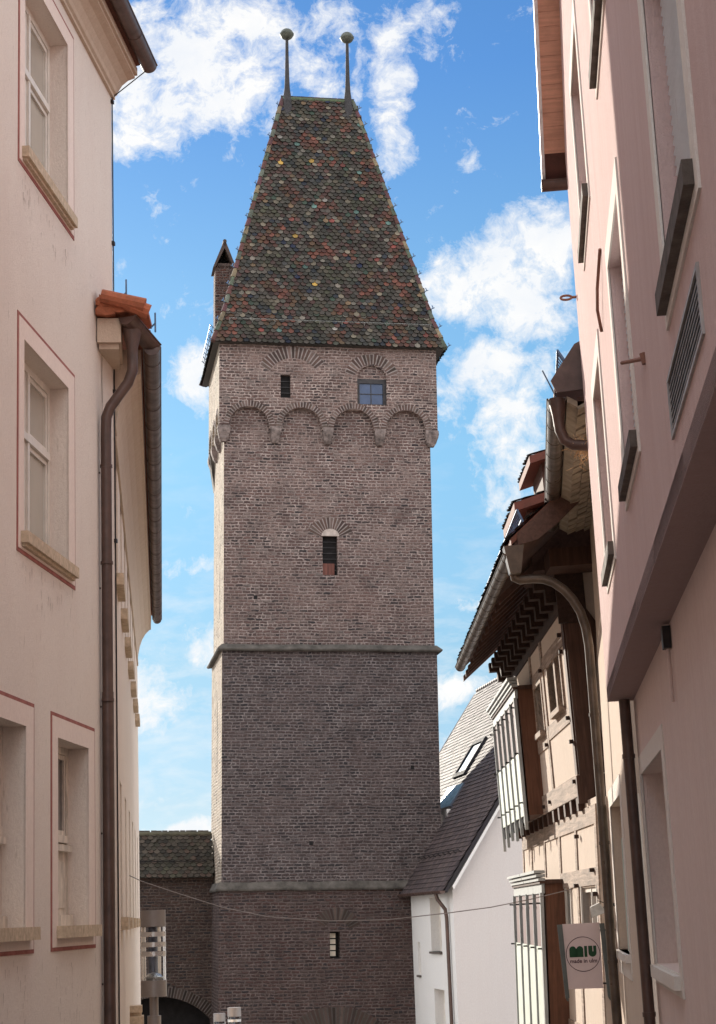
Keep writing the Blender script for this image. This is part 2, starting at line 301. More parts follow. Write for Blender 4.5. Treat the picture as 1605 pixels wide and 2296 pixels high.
# ------------------------------------------------------------------ mesh builder
class MB:
    def __init__(s): s.v = []; s.f = []; s.t = []; s.cur = (0.5, 0.5, 0.5, 1)
    def face(s, pts):
        i = len(s.v); s.v += [tuple(p) for p in pts]; s.f.append(tuple(range(i, i + len(pts)))); s.t.append(s.cur)
    def hexa(s, p):     # 8 points: bottom 4, top 4
        i = len(s.v); s.v += [tuple(q) for q in p]
        for q in ((0, 3, 2, 1), (4, 5, 6, 7), (0, 1, 5, 4), (1, 2, 6, 5), (2, 3, 7, 6), (3, 0, 4, 7)):
            s.f.append(tuple(i + k for k in q)); s.t.append(s.cur)
    def box(s, x0, x1, y0, y1, z0, z1):
        s.hexa([(x0, y0, z0), (x1, y0, z0), (x1, y1, z0), (x0, y1, z0), (x0, y0, z1), (x1, y0, z1), (x1, y1, z1), (x0, y1, z1)])
    def mbox(s, m, b0, b1, z0, z1, d0, d1):
        s.hexa([m(b0, z0, d0), m(b1, z0, d0), m(b1, z0, d1), m(b0, z0, d1), m(b0, z1, d0), m(b1, z1, d0), m(b1, z1, d1), m(b0, z1, d1)])
    def prism(s, poly, vec):
        n = len(poly); i = len(s.v); vec = Vector(vec)
        s.v += [tuple(p) for p in poly] + [tuple(Vector(p) + vec) for p in poly]
        s.f.append(tuple(range(i, i + n))[::-1]); s.f.append(tuple(range(i + n, i + 2 * n))); s.t += [s.cur] * 2
        for k in range(n): s.f.append((i + k, i + (k + 1) % n, i + n + (k + 1) % n, i + n + k)); s.t.append(s.cur)
    def bar(s, p, q, w, h, up=(0, 0, 1)):
        p = Vector(p); q = Vector(q); d = (q - p).normalized(); up = Vector(up)
        sx = d.cross(up)
        if sx.length < 1e-4: sx = d.cross(Vector((1, 0, 0)))
        sx.normalize(); uy = sx.cross(d)
        a = sx * w / 2; b = uy * h / 2
        s.hexa([p - a - b, p + a - b, p + a + b, p - a + b, q - a - b, q + a - b, q + a + b, q - a + b])
    def tube(s, pts, r, n=12, caps=True, half=False):
        pts = [Vector(p) for p in pts]; rs = r if isinstance(r, (list, tuple)) else [r] * len(pts)
        rings = []; prev = None
        for k, p in enumerate(pts):
            a = pts[min(k + 1, len(pts) - 1)] - pts[max(k - 1, 0)]; a.normalize()
            if prev is None:
                x = a.cross(Vector((0, 0, 1)))
                if x.length < 1e-3: x = a.cross(Vector((1, 0, 0)))
            else: x = prev - a * prev.dot(a)
            x.normalize(); prev = x; y = a.cross(x)
            i = len(s.v)
            for j in range(n):
                t = 2 * math.pi * j / n
                s.v.append(tuple(p + (x * math.cos(t) + y * math.sin(t)) * rs[k]))
            rings.append(i)
        for k in range(len(rings) - 1):
            for j in range(n):
                s.f.append((rings[k] + j, rings[k] + (j + 1) % n, rings[k + 1] + (j + 1) % n, rings[k + 1] + j)); s.t.append(s.cur)
        if caps:
            s.f.append(tuple(rings[0] + j for j in range(n))[::-1]); s.f.append(tuple(rings[-1] + j for j in range(n))); s.t += [s.cur] * 2
    def lathe(s, c, prof, n=20):
        c = Vector(c); rings = []
        for r, z in prof:
            i = len(s.v); rings.append(i)
            for j in range(n):
                t = 2 * math.pi * j / n; s.v.append((c.x + r * math.cos(t), c.y + r * math.sin(t), c.z + z))
        for k in range(len(rings) - 1):
            for j in range(n):
                s.f.append((rings[k] + j, rings[k] + (j + 1) % n, rings[k + 1] + (j + 1) % n, rings[k + 1] + j)); s.t.append(s.cur)
        s.f.append(tuple(rings[0] + j for j in range(n))[::-1]); s.f.append(tuple(rings[-1] + j for j in range(n))); s.t += [s.cur] * 2
    def build(s, name, mat, parent=None, frame=None, smooth=False, **props):
        me = bpy.data.meshes.new(name); me.from_pydata(s.v, [], s.f); me.update()
        at = me.attributes.new('tint', 'FLOAT_COLOR', 'FACE')
        at.data.foreach_set('color', [x for t in s.t for x in t])
        import bmesh
        bm = bmesh.new(); bm.from_mesh(me); bmesh.ops.recalc_face_normals(bm, faces=bm.faces); bm.to_mesh(me); bm.free()
        if smooth:
            me.polygons.foreach_set('use_smooth', [True] * len(me.polygons))
            try: me.set_sharp_from_angle(angle=R_(38))
            except Exception: pass
        ob = bpy.data.objects.new(name, me); me.materials.append(M[mat] if isinstance(mat, str) else mat)
        COL.objects.link(ob)
        if parent is not None: ob.parent = parent
        if frame is not None: ob.matrix_local = frame
        for k, vv in props.items(): ob[k] = vv
        return ob

def frame(O, head, lean=0.0):
    a = R_(head)
    D = Vector((-math.sin(a), math.cos(a), 0)); X = Vector((math.cos(a), math.sin(a), 0)); Z = Vector((0, 0, 1))
    Z = (Z + X * math.tan(R_(lean))).normalized(); X = (X - Z * X.dot(Z)).normalized(); D = Z.cross(X)
    m = Matrix.Identity(4)
    for i in range(3): m[i][0] = X[i]; m[i][1] = D[i]; m[i][2] = Z[i]; m[i][3] = O[i]
    return m
def thing(name, label, cat, mtx=None, group=None):
    o = bpy.data.objects.new(name, None); COL.objects.link(o); o.empty_display_size = 0.3
    if mtx is not None: o.matrix_world = mtx
    o['label'] = label; o['category'] = cat
    if group: o['group'] = group
    return o
def tag(o, label, cat, group=None):
    o['label'] = label; o['category'] = cat
    if group: o['group'] = group
    return o

# panel with holes; a hole is (xa, xb, lo(x), hi(x), open_bottom)
def panel(mb, m, x0, x1, z0, z1, holes, depth, top=None):
    xs = {x0, x1}
    for h in holes:
        xs |= {h[0], h[1]}
        if h[4]:
            for k in range(1, h[4]): xs.add(h[0] + (h[1] - h[0]) * k / h[4])
    xs = sorted(x for x in xs if x0 - 1e-6 <= x <= x1 + 1e-6)
    tp = top or (lambda x: z1)
    for xa, xb in zip(xs, xs[1:]):
        mid = (xa + xb) / 2
        hs = sorted([h for h in holes if h[0] < mid < h[1]], key=lambda h: h[2](mid))
        lo = (lambda x: z0)
        for h in hs + [None]:
            hi = h[2] if h else tp
            if hi(mid) > lo(mid) + 1e-5:
                mb.face([m(xa, lo(xa), 0), m(xb, lo(xb), 0), m(xb, hi(xb), 0), m(xa, hi(xa), 0)])
            if h:
                for fn in (h[2], h[3]):
                    if fn(mid) > z0 + 1e-5:
                        mb.face([m(xa, fn(xa), 0), m(xb, fn(xb), 0), m(xb, fn(xb), -depth), m(xa, fn(xa), -depth)])
                lo = h[3]
    for h in holes:
        for x in (h[0], h[1]):
            if h[3](x) > h[2](x) + 1e-4:
                mb.face([m(x, h[2](x), 0), m(x, h[3](x), 0), m(x, h[3](x), -depth), m(x, h[2](x), -depth)])
def rect(b0, b1, z0, z1): return (b0, b1, lambda x: z0, lambda x: z1, 0)
def arch(c, r, zs, zb, n=14, rise=None):
    rise = rise or r
    return (c - r, c + r, lambda x: zb, lambda x: zs + rise * math.sqrt(max(0, 1 - ((x - c) / r) ** 2)), n)

def surround(parent_win, m, b0, b1, z0, z1, o0, o1, oz0, oz1, band, line, lw=0.036):
    mb = MB(); t = 0.012
    for q in ((o0, o1, oz0, z0), (o0, o1, z1, oz1), (o0, b0, z0, z1), (b1, o1, z0, z1)): mb.mbox(m, *q, -0.004, t)
    mb.build('window_surround', band, parent_win)
    if line:
        mb = MB()
        for q in ((o0 - lw, o1 + lw, oz0 - lw, oz0), (o0 - lw, o1 + lw, oz1, oz1 + lw), (o0 - lw, o0, oz0, oz1), (o1, o1 + lw, oz0, oz1)): mb.mbox(m, *q, -0.004, 0.007)
        mb.build('painted_outline', line, parent_win)

def casement(m, b0, b1, z0, z1, dep, parent, mat='whitewood', pane='pane_l', mull=True, trans=None, name='window', fw=0.07):
    f = MB(); dd = -dep
    def bars(p0, p1, q0, q1, w, da, db):
        f.mbox(m, p0, p1, q0, q0 + w, da, db); f.mbox(m, p0, p1, q1 - w, q1, da, db)
        f.mbox(m, p0, p0 + w, q0 + w, q1 - w, da, db); f.mbox(m, p1 - w, p1, q0 + w, q1 - w, da, db)
    bars(b0, b1, z0, z1, fw, dd - 0.06, dd + 0.0)
    cells_b = [(b0 + fw, (b0 + b1) / 2 - 0.03), ((b0 + b1) / 2 + 0.03, b1 - fw)] if mull else [(b0 + fw, b1 - fw)]
    cells_z = [(z0 + fw, z1 - fw)]
    if trans: cells_z = [(z0 + fw, trans - 0.035), (trans + 0.035, z1 - fw)]
    if mull: f.mbox(m, (b0 + b1) / 2 - 0.03, (b0 + b1) / 2 + 0.03, z0 + fw, z1 - fw, dd - 0.06, dd + 0.012)
    if trans: f.mbox(m, b0 + fw, b1 - fw, trans - 0.035, trans + 0.035, dd - 0.06, dd + 0.02)
    for cb in cells_b:
        for cz in cells_z:
            bars(cb[0] + 0.006, cb[1] - 0.006, cz[0] + 0.006, cz[1] - 0.006, 0.045, dd - 0.05, dd - 0.012)
    fo = f.build(name, mat, parent)
    p = MB(); p.mbox(m, b0 + fw * .5, b1 - fw * .5, z0 + fw * .5, z1 - fw * .5, dd - 0.042, dd - 0.034)
    p.build('pane', pane, fo)
    return fo

def gutter(pts, r, parent, mat, name='gutter', seam=0.62, seg=14, bead=True):
    """half-round gutter along a straight line with joint rings"""
    p = Vector(pts[0]); q = Vector(pts[1]); L = (q - p).length; d = (q - p) / L
    mb = MB(); side = d.cross(Vector((0, 0, 1))).normalized(); up = side.cross(d)
    def ring(c, rr): return [c + side * math.cos(t) * rr + up * math.sin(t) * rr for t in [math.pi + math.pi * k / seg for k in range(seg + 1)]]
    n = 2
    A = ring(p, r); B = ring(q, r); A2 = ring(p, r * 0.9); B2 = ring(q, r * 0.9)
    for k in range(seg):
        mb.face([A[k], A[k + 1], B[k + 1], B[k]]); mb.face([A2[k], A2[k + 1], B2[k + 1], B2[k]])
    mb.face(A); mb.face(B)
    for k in (0, seg):
        mb.tube([A[k], B[k]], 0.011, 6)
    t = seam * 0.5
    while t < L:
        c = p + d * t; R1 = ring(c - d * 0.009, r * 1.05); R2 = ring(c + d * 0.009, r * 1.05)
        R0 = ring(c - d * 0.009, r); R3 = ring(c + d * 0.009, r)
        for k in range(seg):
            mb.face([R1[k], R1[k + 1], R2[k + 1], R2[k]]); mb.face([R0[k], R0[k + 1], R1[k + 1], R1[k]]); mb.face([R3[k], R3[k + 1], R2[k + 1], R2[k]])
        t += seam
    return mb.build(name, mat, parent, smooth=True)

def tiles(mb, o, uvec, vvec, nvec, inside, tw, te, tl, cols, rounded=True, thick=0.02, tilt=0.035, u0=-9, u1=9, v0=0, v1=12, jitter=0.012, rnd=random):
    """lay overlapping tiles: u along the eave, v up the slope"""
    o = Vector(o); U = Vector(uvec).normalized(); V = Vector(vvec).normalized(); Nn = Vector(nvec).normalized()
    row = 0; v = v0
    while v < v1:
        u = u0 + (tw / 2 if row % 2 else 0)
        while u < u1:
            if inside(u + tw / 2, v + te * 0.5):
                mb.cur = cols(u, v, rnd)
                ju = rnd.uniform(-jitter, jitter); jv = rnd.uniform(-jitter, jitter); jt = rnd.uniform(-0.006, 0.008)
                W_ = tw * (0.465 if rounded else 0.48); c = u + tw / 2 + ju; vb = v + jv; vt = v + tl
                if rounded:
                    out = [(-W_, vt), (-W_, vb + W_ * 0.95), (-W_ * 0.9, vb + W_ * 0.5), (-W_ * 0.5, vb + W_ * 0.12), (0, vb), (W_ * 0.5, vb + W_ * 0.12), (W_ * 0.9, vb + W_ * 0.5), (W_, vb + W_ * 0.95), (W_, vt)]; tw_ = rnd.gauss(0, 0.05); tz_ = rnd.gauss(0, 0.03)
                else:
                    out = [(-W_, vt), (-W_, vb), (W_, vb), (W_, vt)]; tw_ = tz_ = 0
                def P(a, b_, h):
                    k = (b_ - vb) / tl
                    return o + U * (c + a) + V * b_ + Nn * (tilt * (1 - k) + jt + h + a * tw_ + (b_ - vt) * -abs(tz_))
                top = [P(a, b_, thick) for a, b_ in out]; bot = [P(a, b_, 0) for a, b_ in out]
                mb.face(top)
                cc = mb.cur; mb.cur = (0.012, 0.011, 0.010, 1)      # shadow line under the tile, painted on its lower edges
                for k in range(1, len(out) - 2) if rounded else (1,):
                    mb.face([bot[k], bot[k + 1], top[k + 1], top[k]])
                mb.cur = cc
            u += tw
        v += te; row += 1

# ------------------------------------------------------------------ ground and street
def gz(y):
    pts = [(-80, 0.6), (0, 0), (8, -0.35), (22, -2.2), (38, -4.1), (48, -4.9), (62, -5.7), (90, -6.3), (400, -8), (3000, -8)]
    for (a, za), (b, zb) in zip(pts, pts[1:]):
        if a <= y <= b: return za + (zb - za) * (y - a) / (b - a)
    return pts[0][1] if y < -80 else pts[-1][1]
mb = MB()
ys = [-3000, -80, 0, 8, 15, 22, 30, 38, 48, 62, 90, 400, 3000]; xs = [-3000, -40, 0, 40, 3000]
for ya, yb in zip(ys, ys[1:]):
    for xa, xb in zip(xs, xs[1:]):
        mb.face([(xa, ya, gz(ya) - 0.1), (xb, ya, gz(ya) - 0.1), (xb, yb, gz(yb) - 0.1), (xa, yb, gz(yb) - 0.1)])
mb.build('ground', 'asphalt', kind='structure')
mb = MB()
for ya, yb in zip(ys[1:10], ys[2:11]):
    wl = lambda y: -4.3 if y < 20 else -4.3 - 0.19 * (y - 20)
    wr = lambda y: 0.9 if y < 24 else 0.9 - 0.1 * (y - 24)
    mb.face([(wl(ya), ya, gz(ya) - 0.09), (wr(ya), ya, gz(ya) - 0.09), (wr(yb), yb, gz(yb) - 0.09), (wl(yb), yb, gz(yb) - 0.09)])
mb.build('street', 'asphalt', kind='structure')

# ------------------------------------------------------------------ tower
TM = frame((-6.74, 61.63, 0), 14, 1.25)
tower = thing('tower', 'tall leaning brick gate tower with steep multicoloured tiled roof and two ball finials', 'tower', TM)
mf = lambda x, z, d: Vector((x, -d, z))
def vcol(lo=0.6):
    b = random.choice([(0.10, 0.060, 0.052), (0.13, 0.078, 0.066), (0.075, 0.048, 0.044), (0.17, 0.115, 0.10)])
    k = random.uniform(0.75, 1.2); return (b[0] * k, b[1] * k, b[2] * k, 1)
def voussoirs(mb, c, zs, r0, r1, a0, a1, n, m=mf, d=0.014, gap=0.34, thick=0.05, k=1.0, kr=1.0):
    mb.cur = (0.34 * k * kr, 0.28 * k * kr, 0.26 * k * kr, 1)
    for i in range(n):
        ta = a0 + (a1 - a0) * i / n; tb = a0 + (a1 - a0) * (i + 1) / n
        P = [(c + r * math.cos(t), zs + r * math.sin(t)) for r, t in ((r0, ta), (r1 - 0.02, ta), (r1 - 0.02, tb), (r0, tb))]
        mb.hexa([m(x, z, -thick) for x, z in P] + [m(x, z, d - 0.009) for x, z in P])
    for i in range(n):
        ta = a0 + (a1 - a0) * (i + gap / 2) / n; tb = a0 + (a1 - a0) * (i + 1 - gap / 2) / n
        rr = r1 + random.uniform(-0.04, 0.02)
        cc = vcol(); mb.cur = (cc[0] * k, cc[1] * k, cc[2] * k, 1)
        P = [(c + r * math.cos(t), zs + r * math.sin(t)) for r, t in ((r0, ta), (rr, ta), (rr, tb), (r0, tb))]
        mb.hexa([m(x, z, -thick) for x, z in P] + [m(x, z, d) for x, z in P])
def shell(x0, x1, y0, y1, z0, z1, mb, dy=0.0, sm='br_side_lit'):
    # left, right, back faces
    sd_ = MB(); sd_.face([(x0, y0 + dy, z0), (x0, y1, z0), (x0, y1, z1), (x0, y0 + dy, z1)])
    sd_.build('left_side_wall', sm, tower, label='left side wall of the tower, seen at a grazing angle')
    mb.face([(x1, y0 + dy, z0), (x1, y1, z0), (x1, y1, z1), (x1, y0 + dy, z1)])
    mb.face([(x0, y1, z0), (x1, y1, z0), (x1, y1, z1), (x0, y1, z1)])
# lower body (with the gate passage below the picture)
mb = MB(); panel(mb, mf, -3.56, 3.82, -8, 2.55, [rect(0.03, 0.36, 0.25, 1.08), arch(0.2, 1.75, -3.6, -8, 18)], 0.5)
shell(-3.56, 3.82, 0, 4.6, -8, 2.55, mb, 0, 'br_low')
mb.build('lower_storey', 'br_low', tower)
mb = MB(); mb.box(-1.6, 2.0, 0.6, 4.5, -8, -1.7); mb.build('gate_passage', 'black', tower)
# middle body, slightly battered
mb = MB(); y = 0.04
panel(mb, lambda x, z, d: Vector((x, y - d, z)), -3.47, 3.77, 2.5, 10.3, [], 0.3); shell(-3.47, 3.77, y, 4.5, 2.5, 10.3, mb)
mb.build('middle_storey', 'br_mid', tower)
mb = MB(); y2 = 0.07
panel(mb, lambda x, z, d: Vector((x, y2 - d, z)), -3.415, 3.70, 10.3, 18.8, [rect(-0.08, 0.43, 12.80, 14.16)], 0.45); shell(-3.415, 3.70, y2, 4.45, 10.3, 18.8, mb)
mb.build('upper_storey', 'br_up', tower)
# corbelled top storey: front and left panels with blind arches cut in
AR = [(-2.58, 0.70), (-0.78, 0.70), (1.01, 0.70), (2.83, 0.70)]
yt = -0.16
mt = lambda x, z, d: Vector((x, yt - d, z))
mb = MB()
holes = [arch(c, r, 17.86, 17.78, 14, 0.69) for c, r in AR]
holes += [rect(-1.5, -1.16, 18.88, 19.70), (1.15, 2.17, lambda x: 18.72, lambda x: 19.66 + 0.46 * math.sqrt(max(0, 1 - ((x - 1.66) / 0.51) ** 2)), 12)]
panel(mb, mt, -3.60, 3.93, 17.78, 20.9, holes, 0.23)
ml = lambda x, z, d: Vector((-3.60 - d, x, z))
sd_ = MB(); panel(sd_, ml, yt, 4.65, 17.78, 20.9, [arch(c, 0.62, 17.86, 17.78, 14, 0.62) for c in (0.75, 2.25, 3.75)], 0.2); sd_.build('left_side_wall', 'br_side_lit', tower)
mr_ = lambda x, z, d: Vector((3.93 + d, x, z))
panel(mb, mr_, yt, 4.65, 17.78, 20.9, [arch(c, 0.62, 17.86, 17.78, 14, 0.62) for c in (0.75, 2.25, 3.75)], 0.2)
mb.face([(-3.6, 4.65, 17.78), (3.93, 4.65, 17.78), (3.93, 4.65, 20.9), (-3.6, 4.65, 20.9)])
mb.face([(-3.6, yt, 20.88), (3.93, yt, 20.88), (3.93, 4.65, 20.88), (-3.6, 4.65, 20.88)])
mb.build('corbelled_top_storey', 'br_top', tower)
mb = MB(); mb.box(-3.38, 3.66, 0.075, 4.42, 18.8, 20.85); mb.build('inner_core', 'br_top', tower)
for c, r in AR:
    mb = MB(); voussoirs(mb, c, 17.86, 0.705, 0.90, 0.0, math.pi, 25, mt, 0.016); mb.build('blind_arch_bricks', 'vous', tower)
for c in (0.75, 2.25, 3.75):
    mb = MB(); voussoirs(mb, c, 17.86, 0.625, 0.80, 0.0, math.pi, 21, ml, 0.016); mb.build('blind_arch_bricks', 'vous', tower)
mb = MB(); voussoirs(mb, 1.66, 19.55, 0.62, 1.0, R_(18), R_(162), 17, mt, 0.010, k=1.0); mb.build('relieving_arch', 'vous', tower)
mb = MB(); voussoirs(mb, -1.05, 19.35, 0.95, 1.38, R_(38), R_(150), 18, mt, 0.010, k=1.0); mb.build('relieving_arch', 'vous', tower)
mb = MB(); voussoirs(mb, 0.18, 13.98, 0.36, 0.82, R_(22), R_(158), 14, lambda x, z, d: Vector((x, y2 - d, z)), 0.012, k=0.9); mb.build('relieving_arch', 'vous', tower)
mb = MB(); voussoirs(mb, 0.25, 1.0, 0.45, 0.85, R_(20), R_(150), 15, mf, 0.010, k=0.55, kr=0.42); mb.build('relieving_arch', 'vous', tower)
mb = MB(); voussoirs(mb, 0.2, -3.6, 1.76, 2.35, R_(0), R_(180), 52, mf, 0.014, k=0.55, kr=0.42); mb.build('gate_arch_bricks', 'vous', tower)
mb = MB()
for k in range(14):
    t0 = math.pi * k / 14; t1 = math.pi * (k + 1) / 14
    mb.prism([(0.19 + 0.30 * math.cos(t0), y2 - 0.014, 14.14 + 0.25 * math.sin(t0)), (0.19 + 0.30 * math.cos(t1), y2 - 0.014, 14.14 + 0.25 * math.sin(t1)), (0.19, y2 - 0.014, 14.14)], (0, 0.05, 0))
mb.build('lime_tympanum', plain('lime_render', (0.40, 0.33, 0.29), 0.95, var=0.3, scale=8, bstr=0.5), tower)
# corbels
def corbel(cx, m, wdt, dark=0):
    mb = MB(); jj = random.uniform
    prof = [(17.86, 0.0, 1.0), (17.74, 0.01, 1.05), (17.62, -0.01, 0.95), (17.52, -0.05, 0.82), (17.42, -0.08, 0.74), (17.32, -0.15, 0.52)]
    for (za, da, wa), (zb, db, wb) in zip(prof, prof[1:]):
        wa *= wdt / 2; wb *= wdt / 2; s1 = jj(-.02, .02)
        mb.hexa([m(cx - wb + s1, zb, -0.25), m(cx + wb + s1, zb, -0.25), m(cx + wb + s1, zb, 0.03 + db), m(cx - wb + s1, zb, 0.03 + db),
                 m(cx - wa, za, -0.25), m(cx + wa, za, -0.25), m(cx + wa, za, 0.03 + da), m(cx - wa, za, 0.03 + da)])
    mb.build('corbel', 'corbel', tower)
for c in (-1.68, 0.115, 1.92): corbel(c, mt, 0.36)
for c in (-3.43, 3.72): corbel(c, mt, 0.42)
for c in (1.5, 3.0): corbel(c, ml, 0.36)
corbel(4.5, ml, 0.4); corbel(0.0, ml, 0.36); corbel(0.02, mr_, 0.36)
# hanging bartizan-like stub on the left rear corner (long tapering corbel)
mb = MB()
mb.prism([(-3.62, 4.0, 17.9), (-3.62, 4.7, 17.9), (-3.42, 4.7, 16.6), (-3.40, 4.3, 16.5)], (0.2, 0, 0)); mb.build('corner_corbel', 'str', tower)
# string courses: sloped weathering
def string(zb, x0, x1, y0, y1, p=0.20, h=0.28):
    mb = MB()
    for (a, b) in (((x0, y0), (x1, y0)), ((x0, y1), (x0, y0)), ((x1, y0), (x1, y1))):
        nx, ny = (b[1] - a[1]), -(b[0] - a[0]); L = math.hypot(nx, ny); nx /= L; ny /= L
        dx, dy = (b[0] - a[0]) / L, (b[1] - a[1]) / L
        def P(q, o, z, e): return (q[0] + nx * o + e * dx * o, q[1] + ny * o + e * dy * o, z)
        steps = max(2, int(L / 0.5))
        prof = [(0, zb), (p * 0.8, zb), (p, zb + 0.04), (p, zb + 0.07), (0.0, zb + h)]
        last = None
        for k in range(steps + 1):
            t = k / steps; q = (a[0] + (b[0] - a[0]) * t, a[1] + (b[1] - a[1]) * t)
            e = -1 if k == 0 else (1 if k == steps else 0)
            jz = 0 if e else random.uniform(-0.015, 0.015)
            ring = [P(q, o, z + jz, e) for o, z in prof]
            if last:
                for i in range(len(prof) - 1): mb.face([last[i], ring[i], ring[i + 1], last[i + 1]])
            last = ring
    mb.build('string_course', 'str', tower)
string(10.20, -3.47, 3.76, 0.02, 4.5, 0.17, 0.23)
string(2.40, -3.56, 3.82, 0.0, 4.6, 0.10, 0.28)
# windows of the tower
fo = MB(); fo.mbox(mt, 1.15, 2.17, 19.50, 19.66, -0.17, -0.10); fo.mbox(mt, 1.15, 1.24, 18.72, 19.50, -0.17, -0.10); fo.mbox(mt, 2.05, 2.17, 18.72, 19.50, -0.17, -0.10)
fo.mbox(mt, 1.24, 2.05, 18.72, 18.77, -0.17, -0.11); fo.mbox(mt, 1.63, 1.655, 18.77, 19.50, -0.165, -0.13); fo.mbox(mt, 1.24, 2.05, 19.12, 19.145, -0.165, -0.13)
win = fo.build('window', 'darkmetal', tower, label='blue glazed window under a brick arch')
mb = MB(); mb.mbox(mt, 1.2, 2.1, 18.74, 19.52, -0.16, -0.15); mb.build('pane', 'pane_blue', win)
mb = MB(); panel(mb, lambda x, z, d: mt(x, z, d - 0.09), 1.15, 2.17, 19.66, 20.2, [], 0.1, top=lambda x: 19.66 + 0.47 * math.sqrt(max(0, 1 - ((x - 1.66) / 0.52) ** 2)))
mb.v = []; mb.f = []; mb.t = []
for k in range(12):
    a0 = math.pi * k / 12; a1 = math.pi * (k + 1) / 12
    mb.face([mt(1.66 + 0.51 * math.cos(a0), 19.66 + 0.46 * math.sin(a0), -0.10), mt(1.66 + 0.51 * math.cos(a1), 19.66 + 0.46 * math.sin(a1), -0.10), mt(1.66, 19.66, -0.10)])
mb.build('arch_infill', 'br_up', tower)
def slit(x0, x1, z0, z1, m, dd, shut=None, name='slit_window'):
    mb = MB(); mb.mbox(m, x0, x1, z0, z1, -dd - 0.03, -dd); o = mb.build(name, 'black', tower)
    g_ = MB(); n = int((z1 - z0) / 0.17)
    for k in range(1, n): g_.mbox(m, x0, x1, z0 + (z1 - z0) * k / n - 0.012, z0 + (z1 - z0) * k / n + 0.012, -dd + 0.01, -dd + 0.035)
    g_.build('louvre_slats', shut or 'darkmetal', o); return o
slit(-1.5, -1.16, 18.88, 19.70, mt, 0.16)
m3 = lambda x, z, d: Vector((x, y2 - d, z))
s_ = slit(-0.08, 0.43, 12.80, 14.16, m3, 0.22)
mb = MB(); mb.mbox(m3, -0.08, 0.34, 12.82, 13.22, -0.21, -0.15); mb.build('red_board', wood('red_brown_board', (0.16, 0.06, 0.045)), s_)
mb = MB(); mb.mbox(mf, 0.03, 0.36, 0.25, 1.08, -0.40, -0.36); o = mb.build('slit_window', 'black', tower)
mb = MB()
for k in range(4): mb.mbox(mf, 0.05, 0.25, 0.31 + k * 0.19, 0.46 + k * 0.19, -0.30, -0.28)
mb.build('pale_blind', plain('blind_cream', (0.72, 0.62, 0.50), 0.6, var=0.1), o)  # cream slats set back in the slit
mb = MB(); mb.box(-3.42, -3.36, 1.6, 1.72, 11.6, 13.4); mb.build('side_slit', 'black', tower)
mb = MB(); mb.box(-3.476, -3.40, 1.9, 2.0, 6.3, 8.7); mb.build('side_slit', 'black', tower)
for (x, z) in ((-2.35, 12.0), (2.85, 6.35), (-0.55, 3.9)):
    mb = MB(); yy = y2 if z > 10 else 0.04
    mb.box(x - 0.06, x + 0.06, yy - 0.006, yy + 0.02, z - 0.06, z + 0.07); mb.build('putlog_hole', 'black', tower)

# roof surfaces
EV = [(-3.82, -0.36), (4.20, -0.36), (4.20, 5.15), (-3.82, 5.15)]
ZE = 20.74; ZK = 21.9; ZR = 31.0
KV = [(-3.42, 0.02), (3.83, 0.02), (3.83, 4.78), (-3.42, 4.78)]     # kink where the eaves flare
RL = (-1.08, 2.4); RR = (1.52, 2.4)
TC = [((0.135, 0.120, 0.105), 26), ((0.110, 0.095, 0.085), 22), ((0.15, 0.078, 0.070), 14), ((0.10, 0.055, 0.052), 12), ((0.110, 0.120, 0.095), 10), ((0.080, 0.082, 0.085), 14), ((0.20, 0.19, 0.165), 7),
      ((0.24, 0.215, 0.165), 6), ((0.07, 0.12, 0.09), 3), ((0.035, 0.045, 0.075), 5), ((0.26, 0.24, 0.21), 1.2), ((0.24, 0.165, 0.10), 2.2), ((0.60, 0.40, 0.10), 0.45), ((0.26, 0.075, 0.065), 1.5), ((0.14, 0.27, 0.25), 0.4), ((0.02, 0.03, 0.09), 1.2), ((0.42, 0.41, 0.39), 0.4)]
TCW = [w_ for _, w_ in TC]
def tcol(u, v, rnd):
    # patches: the same colour tends to repeat with its neighbours
    nz = mn.noise(Vector((u * 0.9, v * 0.9, 3.1)))
    if nz > 0.12 and rnd.random() < 0.62: c = rnd.choice([(0.20, 0.075, 0.055), (0.15, 0.062, 0.05), (0.17, 0.10, 0.06)])
    elif nz < -0.20 and rnd.random() < 0.5: c = rnd.choice([(0.125, 0.13, 0.085), (0.10, 0.09, 0.07), (0.15, 0.13, 0.095)])
    elif v > 9.3 and rnd.random() < 0.6: c = rnd.choice([(0.115, 0.105, 0.095), (0.085, 0.06, 0.055), (0.07, 0.06, 0.06)])
    else: c = rnd.choices(TC, TCW)[0][0]
    k = rnd.uniform(0.2, 0.66) if max(c) < 0.2 else rnd.uniform(0.4, 0.95); return (c[0] * k, c[1] * k * 0.90, c[2] * k * 0.84, 1)
mb = MB()
mb.face([(*EV[0], ZE), (*EV[1], ZE), (*KV[1], ZK), (*KV[0], ZK)]); mb.face([(*KV[0], ZK), (*KV[1], ZK), (*RR, ZR), (*RL, ZR)])
mb.face([(*EV[3], ZE), (*EV[0], ZE), (*KV[0], ZK), (*KV[3], ZK)]); mb.face([(*KV[3], ZK), (*KV[0], ZK), (*RL, ZR)])
mb.face([(*EV[1], ZE), (*EV[2], ZE), (*KV[2], ZK), (*KV[1], ZK)]); mb.face([(*KV[1], ZK), (*KV[2], ZK), (*RR, ZR)])
mb.face([(*EV[2], ZE), (*EV[3], ZE), (*KV[3], ZK), (*KV[2], ZK)]); mb.face([(*KV[2], ZK), (*KV[3], ZK), (*RL, ZR), (*RR, ZR)])
mb.face([(x, y_, ZE - 0.0) for x, y_ in EV])
mb.cur = (0.06, 0.05, 0.045, 1); mb.t = [mb.cur] * len(mb.t)
roof = mb.build('roof', 'tile_old', tower)
